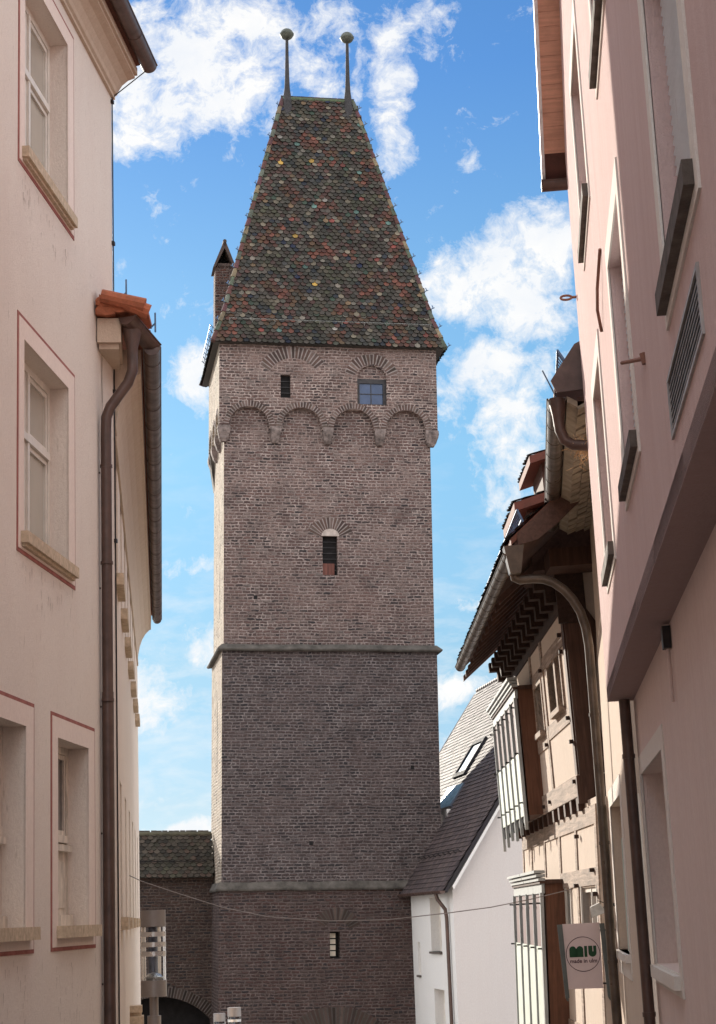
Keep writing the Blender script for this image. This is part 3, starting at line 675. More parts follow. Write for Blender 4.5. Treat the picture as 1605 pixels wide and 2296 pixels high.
def slope(A, B, C_, Dq, rnd, name):
    """A-B eave edge, C-D upper edge (D above A); tiles laid between"""
    A, B, C_, Dq = map(Vector, (A, B, C_, Dq))
    U = (B - A).normalized(); n_ = U.cross(Dq - A if (Dq - A).length > 0.01 else C_ - B); 
    V = n_.cross(U).normalized(); n_ = U.cross(V).normalized()
    if n_.z < 0: n_ = -n_
    H = (Dq - A).dot(V); ul0, ul1 = 0.0, (Dq - A).dot(U); ur0, ur1 = (B - A).dot(U), (C_ - A).dot(U)
    def ins(u, v):
        if v > H: return False
        t = v / H
        return ul0 + (ul1 - ul0) * t + 0.0 <= u <= ur0 + (ur1 - ur0) * t - 0.0
    return (A, U, V, n_, ins, ur0, H)
for (q, base) in (((0, 1), 1), ((3, 0), 2), ((1, 2), 3), ((2, 3), 4)):
    rnd = random.Random(base * 11); i, j = q
    top = {(0, 1): (RR, RL), (3, 0): (RL, RL), (1, 2): (RR, RR), (2, 3): (RL, RR)}[q]
    mb = MB()
    a, U, V, n_, ins, L, H = slope((*EV[i], ZE), (*EV[j], ZE), (*KV[j], ZK), (*KV[i], ZK), rnd, '')
    H1 = H
    tiles(mb, a, U, V, n_, ins, 0.205, 0.145, 0.29, tcol, True, 0.038, 0.055, 0, L, -0.03, H, 0.02, rnd)
    a, U, V, n_, ins, L, H = slope((*KV[i], ZK), (*KV[j], ZK), (*top[0], ZR), (*top[1], ZR), rnd, '')
    tiles(mb, a, U, V, n_, ins, 0.205, 0.145, 0.29, tcol, True, 0.038, 0.055, 0, L, 0.0, H, 0.02, rnd)
    mb.build('roof_tiles', 'tile', roof, label='front slope of glazed red, green, yellow and white tiles' if base == 1 else 'side slope of glazed tiles')
# hips with coloured cap tiles and little hooks
HC = [(0.13, 0.045, 0.04), (0.10, 0.12, 0.08), (0.24, 0.18, 0.11), (0.11, 0.04, 0.045), (0.12, 0.13, 0.10)]
for k_, (e, kk, r_) in enumerate(((EV[0], KV[0], RL), (EV[1], KV[1], RR), (EV[2], KV[2], RR), (EV[3], KV[3], RL))):
    pts = [Vector((*e, ZE)), Vector((*kk, ZK)), Vector((*r_, ZR))]
    mb = MB(); ci = k_; out = Vector((-1 if k_ in (0, 3) else 1, -1 if k_ < 2 else 1, 0)).normalized()
    hooks = []; acc = 0; 
    for p, q in zip(pts, pts[1:]):
        L = (q - p).length; d_ = (q - p) / L; n = max(1, round(L / 0.37)); 
        nrm = (out - d_ * out.dot(d_)).normalized()
        for i in range(n):
            a = p + d_ * (L * i / n) + nrm * 0.035; b = p + d_ * (L * (i + 1) / n + 0.04) + nrm * 0.02
            c = HC[ci % 5]; kq = random.uniform(0.7, 1.2); mb.cur = (c[0] * kq, c[1] * kq, c[2] * kq, 1); ci += 1
            mb.tube([a, b], [0.10, 0.082], 8)
            if acc % 2 == 0: hooks.append((a + nrm * 0.09, nrm, d_))
            acc += 1
    mb.build('hip_caps', 'tile', roof)
    if k_ < 2:
        for (a, nrm, d_) in hooks:
            h = MB(); h.tube([a - nrm * 0.03, a + nrm * 0.10], 0.018, 5); h.tube([a + nrm * 0.10 - d_ * 0.02, a + nrm * 0.09 + d_ * 0.11], 0.02, 5); h.tube([a + nrm * 0.10, a + nrm * 0.16 - d_ * 0.03], 0.015, 5)
            h.build('hip_hook', 'bluemetal', roof)
mb = MB()
n = 9
for i in range(n):
    a = Vector((RL[0] + (RR[0] - RL[0]) * i / n, 2.4, ZR + 0.02)); b = Vector((RL[0] + (RR[0] - RL[0]) * (i + 1) / n + 0.03, 2.4, ZR + 0.04))
    mb.cur = (0.10, 0.13, 0.07, 1) if i else (0.13, 0.22, 0.17, 1); mb.tube([a, b], [0.10, 0.085], 10)
mb.build('ridge_caps', 'tile_old', roof)
for cx_ in (-0.92, 1.34):
    mb = MB()
    mb.lathe((cx_, 2.4, 30.75), [(0.27, -0.45), (0.22, 0.0), (0.15, 0.35), (0.105, 0.7), (0.085, 1.1), (0.066, 1.9), (0.055, 2.75)], 14)
    o = mb.build('finial', 'darkmetal', tower, smooth=True)
    mb = MB(); prof = []
    for k in range(13):
        t = -math.pi / 2 + math.pi * k / 12; prof.append((max(0.01, 0.245 * math.cos(t)), 0.215 * math.sin(t)))
    prof.insert(6, (0.262, -0.02)); prof[7] = (0.262, 0.02)
    mb.lathe((cx_, 2.4, 33.62), prof, 22); mb.build('finial_ball', 'verdigris', o, smooth=True)
# snow guards
def guard(p, q, n, h, parent, nrm, mat='darkmetal', name='snow_guard', rows=1, dens=0):
    p = Vector(p); q = Vector(q); mb = MB(); nrm = Vector(nrm)
    for r in range(rows + 1): mb.tube([p + nrm * h * (r / max(1, rows)) if rows > 1 else p + nrm * h, q + nrm * h * (r / max(1, rows)) if rows > 1 else q + nrm * h], 0.014, 5)
    for i in range(n + 1): a = p + (q - p) * i / n; mb.tube([a, a + nrm * h], 0.016, 5)
    if dens:
        for i in range(dens): a = p + (q - p) * i / dens; mb.tube([a, a + nrm * h], 0.007, 4)
    return mb.build(name, mat, parent)
guard((-3.25, -0.10, 21.50), (3.75, -0.10, 21.50), 9, 0.24, roof, (0, -0.85, 0.5), 'guardgrey')
guard((-3.72, 0.3, 21.4), (-3.72, 4.6, 21.4), 8, 0.22, roof, (-0.7, 0, 0.7), 'bluemetal', 'snow_guard', 2, 0)
# chimney
mb = MB(); mb.box(-3.50, -2.83, 3.1, 3.9, 21.0, 24.75)
ch = mb.build('chimney', brick('brick_chimney', (0.17, 0.075, 0.055), (0.08, 0.045, 0.04), (0.22, 0.17, 0.15), rowh=0.1, bw=0.24, patch=0.1, whit=0.1), tower)
mb = MB(); mb.cur = (0.11, 0.075, 0.065, 1)
for sx in (-1, 1):
    c = -3.165
    mb.hexa([(c + sx * 0.42, 2.98, 24.62), (c + sx * 0.42, 4.02, 24.62), (c + sx * 0.34, 4.02, 24.62), (c + sx * 0.34, 2.98, 24.62),
             (c + sx * 0.02, 2.98, 25.66), (c + sx * 0.02, 4.02, 25.66), (c - sx * 0.06, 4.02, 25.50), (c - sx * 0.06, 2.98, 25.50)])
mb.box(-3.53, -2.80, 3.06, 3.94, 24.70, 24.80); mb.tube([(-3.165, 2.95, 25.62), (-3.165, 4.05, 25.62)], 0.07, 8)
mb.build('chimney_hood', 'tile_old', ch)
mb = MB(); mb.prism([(-3.52, 3.6, 24.80), (-2.81, 3.6, 24.80), (-3.165, 3.6, 25.55)], (0, 0.06, 0)); mb.build('chimney_back', 'black', ch)

# ------------------------------------------------------------------ curtain wall left of the tower
cw = thing('town_wall', 'dark brick town wall with mossy tiled roof and low arch, left of the tower', 'wall', TM)
mc = lambda x, z, d: Vector((x, 2.9 - d, z))
mb = MB(); panel(mb, mc, -13, -3.5, -8, 3.1, [arch(-5.3, 2.35, -3.32, -8, 18)], 0.8)
mb.face([(-13, 4.4, -8), (-3.5, 4.4, -8), (-3.5, 4.4, 3.1), (-13, 4.4, 3.1)])
mb.build('wall', 'br_wall', cw)
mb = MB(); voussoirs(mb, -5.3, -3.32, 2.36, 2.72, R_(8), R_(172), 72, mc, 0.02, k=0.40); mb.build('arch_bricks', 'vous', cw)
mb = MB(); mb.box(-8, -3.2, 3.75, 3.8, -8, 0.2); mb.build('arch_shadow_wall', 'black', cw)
mb = MB(); mb.cur = (0.05, 0.045, 0.035, 1)
mb.prism([(-13, 2.55, 2.90), (-13, 3.72, 4.36), (-13, 4.9, 2.90)], (9.45, 0, 0)); rf = mb.build('roof', 'tile_old', cw)
OT = [(0.10, 0.092, 0.06), (0.075, 0.065, 0.05), (0.13, 0.115, 0.075), (0.09, 0.095, 0.05), (0.15, 0.075, 0.045), (0.055, 0.05, 0.04)]
def ocol(u, v, rnd): c = rnd.choice(OT) if v > 0.5 else rnd.choice(OT + [(0.19, 0.09, 0.055), (0.09, 0.12, 0.05)]); k = rnd.uniform(0.35, 0.7); a_ = sum(c) / 3 * 0.5; return ((c[0] * 0.35 + a_ * 1.3) * k, (c[1] * 0.25 + a_ * 1.12) * k, (c[2] * 0.3 + a_ * 0.85) * k, 1)
mb = MB(); V_ = Vector((0, 1.17, 1.46)).normalized(); n_ = Vector((0, -1.46, 1.17)).normalized()
tiles(mb, (-13, 2.55, 2.90), (1, 0, 0), V_, n_, lambda a, b: a < 9.45 and b < 1.95, 0.2, 0.15, 0.3, ocol, True, 0.022, 0.035, 0, 9.5, -0.04, 1.9, 0.014, random.Random(5))
mb.build('roof_tiles', 'tile_old', rf)
mb = MB()
for i in range(27):
    a = Vector((-13 + i * 0.35, 3.72, 4.37)); mb.cur = (0.10, 0.09, 0.06, 1); mb.tube([a, a + Vector((0.37, 0, 0.03))], [0.10, 0.08], 8)
mb.build('ridge_caps', 'tile_old', rf)
guard((-12.5, 2.95, 3.36), (-3.75, 2.95, 3.36), 8, 0.12, rf, (0, -0.6, 0.8))

# ------------------------------------------------------------------ white gabled house beside the tower
WM = frame((-2.41, 55.65, 0), 14)
wh = thing('gabled_house', 'pale gabled house with dark tiled roof and skylight, tucked against the tower', 'house', WM)
PI_ = 1.5; RA = 4.9   # roof pitch and half width
mw = lambda b, z, d: Vector((-d, b, z))
mb = MB()
h2 = [rect(1.95, 3.62, 0.40, 2.03), rect(1.90, 3.48, -2.4, -0.70), rect(5.55, 5.95, -0.34, 0.66)]
panel(mb, mw, 0, 6.9, -8, 2.35, h2, 0.28); mb.build('side_wall', 'white_h', wh)
mb = MB(); zr = 2.63 + PI_ * RA
mb.face([(0, 0, -8), (2 * RA, 0, -8), (2 * RA, 0, 2.63), (RA, 0, zr), (0, 0, 2.63)])
mb.face([(0, 18, -8), (2 * RA, 18, -8), (2 * RA, 18, 2.63), (RA, 18, zr), (0, 18, 2.63)])
mb.face([(2 * RA, 0, -8), (2 * RA, 18, -8), (2 * RA, 18, 2.63), (2 * RA, 0, 2.63)])
mb.build('gable_wall', 'greywhite', wh)
casement(mw, 1.95, 3.62, 0.40, 2.03, 0.28, wh, 'whitewood', 'pane_dark', True, 1.45, fw=0.09)
casement(mw, 1.90, 3.48, -2.4, -0.70, 0.28, wh, 'whitewood', 'pane_dark', True, -1.2, fw=0.09)
casement(mw, 5.55, 5.95, -0.34, 0.66, 0.1, wh, 'whitewood', 'pane_dark', False, None, fw=0.05)
for (b0, b1, z) in ((1.9, 3.7, 0.34), (1.85, 3.55, -2.46), (5.5, 6.0, -0.42)):
    mb = MB(); mb.mbox(mw, b0, b1, z, z + 0.06, -0.25, 0.07); mb.build('window_sill', 'darkstone', wh)
def RP(a, b, h=0): return Vector((a, b, 2.63 + PI_ * a)) + Vector((-PI_, 0, 1)).normalized() * h
# roof: the left slope is cut round the tower
mb = MB(); mb.cur = (0.03, 0.025, 0.03, 1)
def slab(poly, t=0.10, off=0.0):
    mb.prism([RP(a, b, off) for a, b in poly], Vector((-PI_, 0, 1)).normalized() * -t)
slab([(-0.3, -0.3), (RA, -0.3), (RA, 17.3), (1.6, 17.3), (1.6, 6.9), (-0.3, 6.9)])
rh = mb.build('roof', 'tile_wh', wh)
mb = MB(); mb.cur = (0.05, 0.04, 0.045, 1)
mb.prism([(RA, -0.3, zr), (2 * RA + 0.3, -0.3, 2.63 - 0.3 * PI_), (2 * RA + 0.3, -0.3, 2.53 - 0.3 * PI_), (RA, -0.3, zr - 0.1)], (0, 17.6, 0)); mb.build('rear_roof_slope', 'tile_wh', wh)
def wcol(u, v, rnd):
    c = rnd.choice([(0.085, 0.060, 0.060), (0.105, 0.075, 0.072), (0.070, 0.052, 0.055)]); k = rnd.uniform(0.8, 1.2); return (c[0] * k, c[1] * k, c[2] * k, 1)
mb = MB(); sl_ = math.hypot(1, PI_)
U = Vector((0, 1, 0)); V_ = Vector((1, 0, PI_)).normalized(); n_ = Vector((-PI_, 0, 1)).normalized()
def wins(u, v):
    a = v / sl_ - 0.3
    if a > RA - 0.02: return False
    if 8.0 < u - 0.3 < 9.9 and 2.28 < a < 3.12: return False
    return 0 < u < (17.6 if a > 1.6 else 7.2)
tiles(mb, RP(-0.3, -0.3), U, V_, n_, wins, 0.19, 0.17, 0.26, wcol, False, 0.020, 0.032, 0, 17.6, -0.03, sl_ * (RA + 0.3), 0.006, random.Random(3))
mb.build('roof_tiles', 'tile_wh', rh)
mb = MB()
for i in range(49):
    a = Vector((RA, -0.3 + i * 0.36, zr + 0.02)); mb.cur = (0.08, 0.06, 0.06, 1); mb.tube([a, a + Vector((0, 0.37, 0.02))], [0.11, 0.09], 8)
mb.build('ridge_caps', 'tile_wh', rh)
mb = MB()
def bx(a0, a1, b0, b1, h0, h1):
    mb.hexa([RP(a0, b0, h0), RP(a1, b0, h0), RP(a1, b1, h0), RP(a0, b1, h0), RP(a0, b0, h1), RP(a1, b0, h1), RP(a1, b1, h1), RP(a0, b1, h1)])
bx(2.28, 2.38, 8.0, 9.9, 0, 0.13); bx(3.02, 3.12, 8.0, 9.9, 0, 0.13); bx(2.38, 3.02, 8.0, 8.12, 0, 0.13); bx(2.38, 3.02, 9.78, 9.9, 0, 0.13)
sk = mb.build('skylight', plain('skylight_frame', (0.03, 0.03, 0.035), 0.8, var=0.2, bstr=0, spec=0.1), rh)
mb = MB(); bx(2.36, 3.04, 8.1, 9.8, 0.05, 0.07); mb.build('pane', plain('skylight_pane', (0.10, 0.24, 0.42), 0.6, spec=0.15, var=0.2, scale=1, bstr=0), sk)  # reflected sky painted into the pane as blue
mb = MB(); bx(1.55, 2.05, 7.0, 9.6, 0.02, 0.10); bx(1.55, 1.65, 6.9, 9.6, -0.35, 0.02); mb.build('metal_flashing', plain('zinc_dark', (0.10, 0.11, 0.14), 0.4, 0.6, var=0.2), rh)
mb = MB(); mb.box(1.35, 1.55, 6.95, 7.6, 1.5, 4.9); mb.build('abutment_pier', 'white_h', wh)
guard(RP(0.42, 0.3, 0.03), RP(0.42, 6.7, 0.03), 8, 0.14, rh, n_)
gutter([(-0.36, -0.3, 2.18), (-0.36, 6.8, 2.18)], 0.085, wh, 'copper', seam=1.2)
mb = MB(); mb.tube([(-0.36, 0.75, 2.1), (-0.32, 0.72, 1.95), (-0.12, 0.62, 1.65), (-0.09, 0.6, 1.4), (-0.09, 0.45, -5.8)], 0.055, 10); mb.build('downpipe', 'copper', wh, smooth=True)
mb = MB(); mb.prism([(-0.06, -0.31, 2.30), (RA, -0.31, zr - 0.10), (RA, -0.31, zr - 0.18), (-0.02, -0.31, 2.20)], (0, 0.30, 0)); mb.build('verge_board', 'white_h', wh)

# ------------------------------------------------------------------ left corner house
LM = Matrix.Translation((-4.4, 0, 0))
lh = thing('corner_house', 'rose beige three storey corner house with red outlined windows, at the left edge', 'house', LM)
mo = lambda b, z, d: Vector((d, b, z))
LB = 19.88
cols_u = [(16.10, 17.77), (12.5, 14.15), (8.9, 10.55)]
cols_g = [(17.32, 18.56), (14.95, 16.20), (12.6, 13.85), (10.2, 11.45)]
holes = []
for b0, b1 in cols_u: holes += [rect(b0, b1, 8.70, 10.57), rect(b0, b1, 5.04, 6.85)]
for b0, b1 in cols_g: holes.append(rect(b0, b1, 1.56, 3.32))
mb = MB(); panel(mb, mo, -6, LB, -4, 11.25, holes, 0.20)
mb.face([(0, LB, -4), (-10, LB, -4), (-10, LB, 11.25), (-5, LB, 15.8), (0, LB, 11.25)])
mb.face([(0, -6, -4), (-10, -6, -4), (-10, -6, 11.25), (-5, -6, 15.8), (0, -6, 11.25)])
mb.face([(-10, -6, -4), (-10, LB, -4), (-10, LB, 11.25), (-10, -6, 11.25)])
mb.build('facade', 'pink_l', lh)
for (b0, b1), (z0, z1, oz0, oz1) in [(c, r) for c in cols_u for r in ((8.70, 10.57, 8.55, 10.75), (5.04, 6.85, 4.88, 7.03))]:
    wn_ = casement(mo, b0, b1, z0, z1, 0.18, lh, 'whitewood', 'pane_l', True, z0 + (z1 - z0) * 0.60)
    surround(wn_, mo, b0, b1, z0, z1, b0 - 0.17, b1 + 0.24, oz0, oz1, 'band_l', 'redline')
    mb = MB(); mb.mbox(mo, b0 - 0.1, b1 + 0.13, z0 - 0.105, z0, -0.17, 0.08); mb.mbox(mo, b0 - 0.07, b1 + 0.10, z0 - 0.135, z0 - 0.105, 0.0, 0.05)
    mb.build('window_sill', 'sand', wn_)
for b0, b1 in cols_g:
    z0, z1 = 1.56, 3.32
    wn_ = casement(mo, b0, b1, z0, z1, 0.20, lh, 'oldwhite', 'pane_dark', True, 2.42)
    surround(wn_, mo, b0, b1, z0, z1, b0 - 0.2, b1 + 0.25, 1.40, 3.51, 'band_l', 'redline')
    mb = MB(); mb.mbox(mo, b0 - 0.06, b1 + 0.16, z0 - 0.08, z0 + 0.03, -0.19, 0.10); mb.build('window_sill', 'sand', wn_)
    mb = MB(); mb.mbox(mo, b0 + 0.07, b1 - 0.07, z0 + 0.08, 2.36, -0.222, -0.205); mb.mbox(mo, (b0 + b1) / 2 + 0.1, b1 - 0.15, z0 + 0.2, 2.2, -0.21, -0.195)
    mb.mbox(mo, b0 + 0.05, b1 - 0.05, 2.30, 2.36, -0.2, -0.15); mb.mbox(mo, b0 + 0.05, b1 - 0.05, z0 + 0.03, z0 + 0.13, -0.2, -0.14)
    mb.build('lower_panel', 'oldwhite', wn_)
# cove cornice
prof = [(0.0, 10.93), (0.035, 10.93), (0.035, 10.97), (0.06, 10.985), (0.075, 11.03), (0.12, 11.10), (0.19, 11.155), (0.27, 11.18), (0.27, 11.21), (0.30, 11.21), (0.30, 11.30), (0.0, 11.30)]
mb = MB(); mb.prism([(a, -6, z) for a, z in prof], (0, LB + 6 + 0.05, 0)); mb.build('cornice', 'cornice', lh)
gutter([(0.42, -6, 11.37), (0.42, 20.03, 11.37)], 0.092, lh, 'copper', seam=0.95)
mb = MB(); mb.cur = (0.20, 0.07, 0.045, 1)
mb.prism([(0.40, -6, 11.36), (0.40, -6, 11.42), (-5, -6, 16.0), (-5, -6, 15.9), (0.05, -6, 11.30)], (0, 25.95, 0)); mb.build('roof', 'tile_or', lh)
mb = MB(); mb.cur = (0.20, 0.07, 0.045, 1); mb.prism([(-10.4, -6, 11.36), (-10.4, -6, 11.46), (-5, -6, 16.0), (-5, -6, 15.9)], (0, 25.95, 0)); mb.build('rear_roof_slope', 'tile_or', lh)
mb = MB(); mb.tube([(0.012, 19.87, -1), (0.012, 19.87, 10.93)], 0.008, 5); mb.tube([(0.012, 19.87, 10.93), (0.40, 19.99, 11.3)], 0.007, 5)
for z in (10.88, 9.15, 7.4 + 0.0, 5.7): mb.box(0.0, 0.03, 19.84, 19.90, z - 0.02, z + 0.02)
mb.build('lightning_wire', 'darkmetal', lh)
# dirty joint in the plaster beside the downpipe, rust runs and rain streaks below the sills
mb = MB(); zz = -3.0; x_ = 19.30; rnd = random.Random(3)
while zz < 7.6:
    x2_ = 19.30 + rnd.uniform(-0.012, 0.012); wv = rnd.uniform(0.004, 0.011)
    mb.face([(0.004, x_ - wv, zz), (0.004, x_ + wv, zz), (0.004, x2_ + wv, zz + 0.22), (0.004, x2_ - wv, zz + 0.22)]); x_ = x2_; zz += 0.22
mb.build('plaster_joint', plain('joint_grime', (0.22, 0.17, 0.14), 0.95, var=0.5, scale=12, bstr=0), lh)
mb = MB(); rnd = random.Random(8)
spans = [(b0, b1, 1.33, 0.75) for b0, b1 in cols_g] + [(b0, b1, z, 0.4) for b0, b1 in cols_u for z in (4.83, 8.5)]
for b0, b1, zt, ln in spans:
    for k in range(34):
        b = rnd.uniform(b0 - 0.05, b1 + 0.25); z1_ = zt - rnd.uniform(0.0, ln); l_ = rnd.uniform(0.02, 0.10); wv = rnd.uniform(0.002, 0.006)
        mb.face([(0.003, b - wv, z1_), (0.003, b + wv, z1_ + 0.01), (0.003, b + wv * 0.4, z1_ - l_), (0.003, b - wv * 0.4, z1_ - l_)])
so_ = mb.build('rain_streaks', plain('streak_grime', (0.36, 0.28, 0.23), 0.95, var=0.3, scale=12, bstr=0), lh, kind='stuff')

# ------------------------------------------------------------------ left rear wing (lower, bends left)
WMx = frame((-4.4, 19.9, 0), 11.15)
wg = thing('lower_wing_house', 'two storey cream house with long dark gutter, behind the corner house', 'house', WMx)
WL = 19.6
sB = [1.5 + 2.42 * k for k in range(7)]
gB = [2.35 + 2.95 * k for k in range(6)]
holes = [rect(b - 1.15, b - 0.15, 5.40, 6.9) for b in sB if b - 1.15 > 0.1] + [rect(b - 1.0, b, 1.66, 3.20) for b in gB]
mb = MB(); panel(mb, mo, 0, WL, -8, 7.9, holes, 0.16)
mb.face([(0, WL, -8), (-9, WL, -8), (-9, WL, 7.9), (-4.5, WL, 11.4), (0, WL, 7.9)])
mb.face([(0, 0.03, -8), (-9, 0.03, -8), (-9, 0.03, 7.9), (-4.5, 0.03, 11.4), (0, 0.03, 7.9)])
mb.build('facade', 'wing', wg)
for b in sB:
    if b - 1.15 > 0.1:
        wn_ = casement(mo, b - 1.15, b - 0.15, 5.40, 6.9, 0.14, wg, 'whitewood', 'pane_l', True, 6.3)
        mb = MB(); mb.mbox(mo, b - 1.22, b - 0.06, 5.27, 5.40, -0.12, 0.085); mb.build('window_sill', 'sand', wn_)
for b in gB:
    wn_ = casement(mo, b - 1.0, b, 1.66, 3.20, 0.14, wg, 'whitewood', 'pane_dark', True, 2.6)
    mb = MB(); mb.mbox(mo, b - 1.08, b + 0.08, 1.52, 1.66, -0.12, 0.085); mb.build('window_sill', 'sand', wn_)
prof = [(0.0, 7.02), (0.02, 7.02), (0.03, 7.10), (0.06, 7.25), (0.11, 7.40), (0.18, 7.52), (0.26, 7.60), (0.30, 7.62), (0.30, 7.70), (0.31, 7.90), (0.0, 7.90)]
mb = MB(); mb.prism([(a, 0.0, z) for a, z in prof], (0, WL - 0.6, 0)); mb.build('cove_cornice', 'cornice', wg)
mb = MB(); mb.prism([(a, 0.0, z) for a, z in [(0.0, 6.85), (0.025, 6.85), (0.03, 6.90), (0.0, 6.90)]], (0, WL - 0.6, 0)); mb.build('string_moulding', 'cornice', wg)
# cornice end block wrapping in front of the corner house wall
mb = MB(); mb.box(-0.155, 0.10, -0.86, 0.0, 7.72, 7.99); mb.box(-0.14, 0.075, -0.80, 0.0, 7.66, 7.72); mb.build('cornice_end_block', 'cornice', wg)
mb = MB(); rnd = random.Random(9)
for (a, b, z, l, c) in [(-0.15 + 0.16 * i, -0.95, 8.01 + 0.10 * j + 0.03 * i, 0.3, i + j) for j in range(2) for i in range(3 - j)]:
    kq = rnd.uniform(0.75, 1.15); mb.cur = (0.40 * kq, 0.125 * kq, 0.06 * kq, 1)
    cx_ = a + 0.07 + 0.04 * rnd.random()
    pts = [(cx_ + 0.105 * math.cos(t), b - 0.02 * rnd.random(), z + 0.05 + 0.055 * math.sin(t)) for t in [math.pi * k / 6 for k in range(7)]] 
    pts += [(cx_ - 0.105, b, z + 0.0), (cx_, b - 0.02, z - 0.02), (cx_ + 0.105, b, z + 0.0)]
    mb.prism(pts, (0.05, 0.9, 0.06))
mb.cur = (0.42, 0.13, 0.065, 1)
mb.tube([(-0.10, -0.98, 8.20), (0.36, -1.0, 8.08)], [0.075, 0.085], 10); mb.tube([(-0.12, -0.85, 8.24), (0.30, -0.8, 8.14)], [0.08, 0.09], 10); mb.tube([(0.16, -0.98, 8.12), (0.40, -0.95, 8.02)], [0.08, 0.09], 10)
mb.build('verge_tiles', 'tile_or', wg, label='orange clay tiles at the near end of the eaves')
mb = MB(); mb.cur = (0.33, 0.11, 0.06, 1)
mb.prism([(0.42, -0.7, 7.84), (0.42, -0.7, 7.90), (-4.5, -0.7, 11.6), (-4.5, -0.7, 11.5)], (0, WL + 0.1, 0))
mb.prism([(-9.3, 0.05, 7.84), (-9.3, 0.05, 7.90), (-4.5, 0.05, 11.6), (-4.5, 0.05, 11.5)], (0, WL - 0.6, 0)); mb.build('roof', 'tile_or', wg)
gutter([(0.43, -0.55, 7.76), (0.43, WL - 0.4, 7.86)], 0.092, wg, 'copper', seam=0.95)
gutter([(0.17, -0.95, 7.98), (0.44, -0.45, 7.80)], 0.10, wg, 'copper', 'gutter_corner', seam=0.4)
mb = MB(); mb.lathe((0.22, -0.8, 7.72), [(0.055, -0.22), (0.062, -0.05), (0.10, 0.12), (0.115, 0.24)], 12)
mb.tube([(0.22, -0.8, 7.62), (0.22, -0.8, 7.42), (0.17, -0.8, 7.28), (-0.02, -0.78, 7.02), (-0.065, -0.78, 6.90), (-0.07, -0.78, 6.72), (-0.07, -0.75, 3.9)], 0.058, 14)
mb.tube([(-0.07, -0.75, 3.95), (-0.07, -0.74, -3.0)], 0.062, 14)
for z in (6.35, 5.3, 3.85): mb.tube([(-0.07, -0.77, z), (-0.07, -0.77, z + 0.03)], 0.067, 14)
for z in (6.3, 5.05, 3.8, 2.5, 1.0): mb.tube([(-0.14, -0.75, z), (-0.2, -0.70, z)], 0.012, 6)
mb.build('downpipe', 'copper', wg, smooth=True)
for (a, z, l) in ((0.16, 8.3, 0.25), (0.47, 7.95, 0.2)):
    mb = MB(); mb.tube([(a, -0.8, z - 0.1), (a, -0.8, z + l * 0.6)], 0.01, 5); mb.tube([(a - 0.05, -0.8, z - 0.05), (a, -0.8, z + 0.0)], 0.01, 5); mb.build('snow_hook', 'bluemetal', wg)
mb = MB(); mb.hexa([(-0.02, 6.6, -6), (0.20, 6.5, -6), (0.20, 6.9, -6), (-0.02, 6.9, -6), (0.0, 6.55, 0.46), (0.16, 6.5, 0.46), (0.16, 6.8, 0.46), (0.0, 6.8, 0.46)])
mb.box(-0.02, 0.19, 6.45, 6.9, 0.20, 0.33); mb.box(-0.01, 0.17, 6.5, 6.85, 0.38, 0.47); mb.build('stone_pilaster', 'sand', wg)

# ------------------------------------------------------------------ right jettied house
RM = frame((0.812, 0, 0), 0, -0.83)
rh_ = thing('jettied_house', 'old rose plastered house with overhanging upper floors and gable, at the right edge', 'house', RM)
mq = lambda b, z, d: Vector((-d, b, z))
RE = 17.65; JZ = 3.46
rows1 = [(2.3, 3.8), (6.80, 8.25), (10.92, 12.3), (14.38, 15.72)]
rows2 = [(6.45, 7.9), (10.45, 11.88), (14.0, 15.42)]
holes = [rect(b0, b1, 4.36, 5.86) for b0, b1 in rows1] + [rect(b0, b1, 7.15, 8.55) for b0, b1 in rows2]
topf = lambda x: 8.95 + min(RE - x, x + 1.0) * 0.78 if x > -1 else 9
mb = MB()
holes.append((8.3, 8.33, lambda x: 9, lambda x: 9, 0))
panel(mb, mq, -1, RE, JZ, 30, holes, 0.14, top=topf)
mb.face([(0, RE, JZ), (10, RE, JZ), (10, RE, 8.95), (0, RE, 8.95)]); mb.face([(0, -1, JZ), (10, -1, JZ), (10, -1, 8.95), (0, -1, 8.95)])
mb.build('upper_facade', 'pink_r', rh_)
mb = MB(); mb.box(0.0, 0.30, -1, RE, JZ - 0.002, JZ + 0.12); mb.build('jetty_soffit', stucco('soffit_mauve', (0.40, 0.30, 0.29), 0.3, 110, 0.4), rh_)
gholes = [rect(14.42, 17.20, 1.08, 2.74)]
mb = MB(); mg = lambda b, z, d: Vector((0.24 - d, b, z))
panel(mb, mg, -1, RE, -5, JZ, gholes, 0.22); mb.build('ground_floor_wall', 'pink_rg', rh_)
def rwin(b0, b1, z0, z1, kind, m=mq, sill='darkstone', sp=0.055, band='band_r', s0=0.16, dep=0.12):
    wn_ = casement(m, b0, b1, z0, z1, dep, rh_, 'whitewood', 'pane_dark' if kind != 'blind' else 'shutter', True, None)
    surround(wn_, m, b0, b1, z0, z1, b0 - s0, b1 + s0, z0 - 0.17, z1 + 0.17, band, None)
    if kind == 'shutter':
        s = MB(); n = int((z1 - z0) / 0.05)
        for k in range(n):
            q0 = z0 + k * (z1 - z0) / n; q1 = z0 + (k + 0.74) * (z1 - z0) / n; qm = (q0 + q1) / 2
            s.prism([m(b0 + 0.01, q0, -dep), m(b0 + 0.01, q0, -dep + 0.01), m(b0 + 0.01, qm, -dep + 0.045), m(b0 + 0.01, q1, -dep + 0.01), m(b0 + 0.01, q1, -dep)], m(b1 - 0.01, q0, 0) - m(b0 + 0.01, q0, 0))
        s.build('roller_shutter', 'shutter', wn_)
    s = MB(); s.mbox(m, b0 - 0.06, b1 + 0.1, z0 - 0.115, z0 - 0.012, -0.1, sp); s.build('window_sill', sill, wn_)
    return wn_
for (b0, b1) in rows1: rwin(b0, b1, 4.36, 5.86, 'shutter' if b0 < 14 else 'glass')
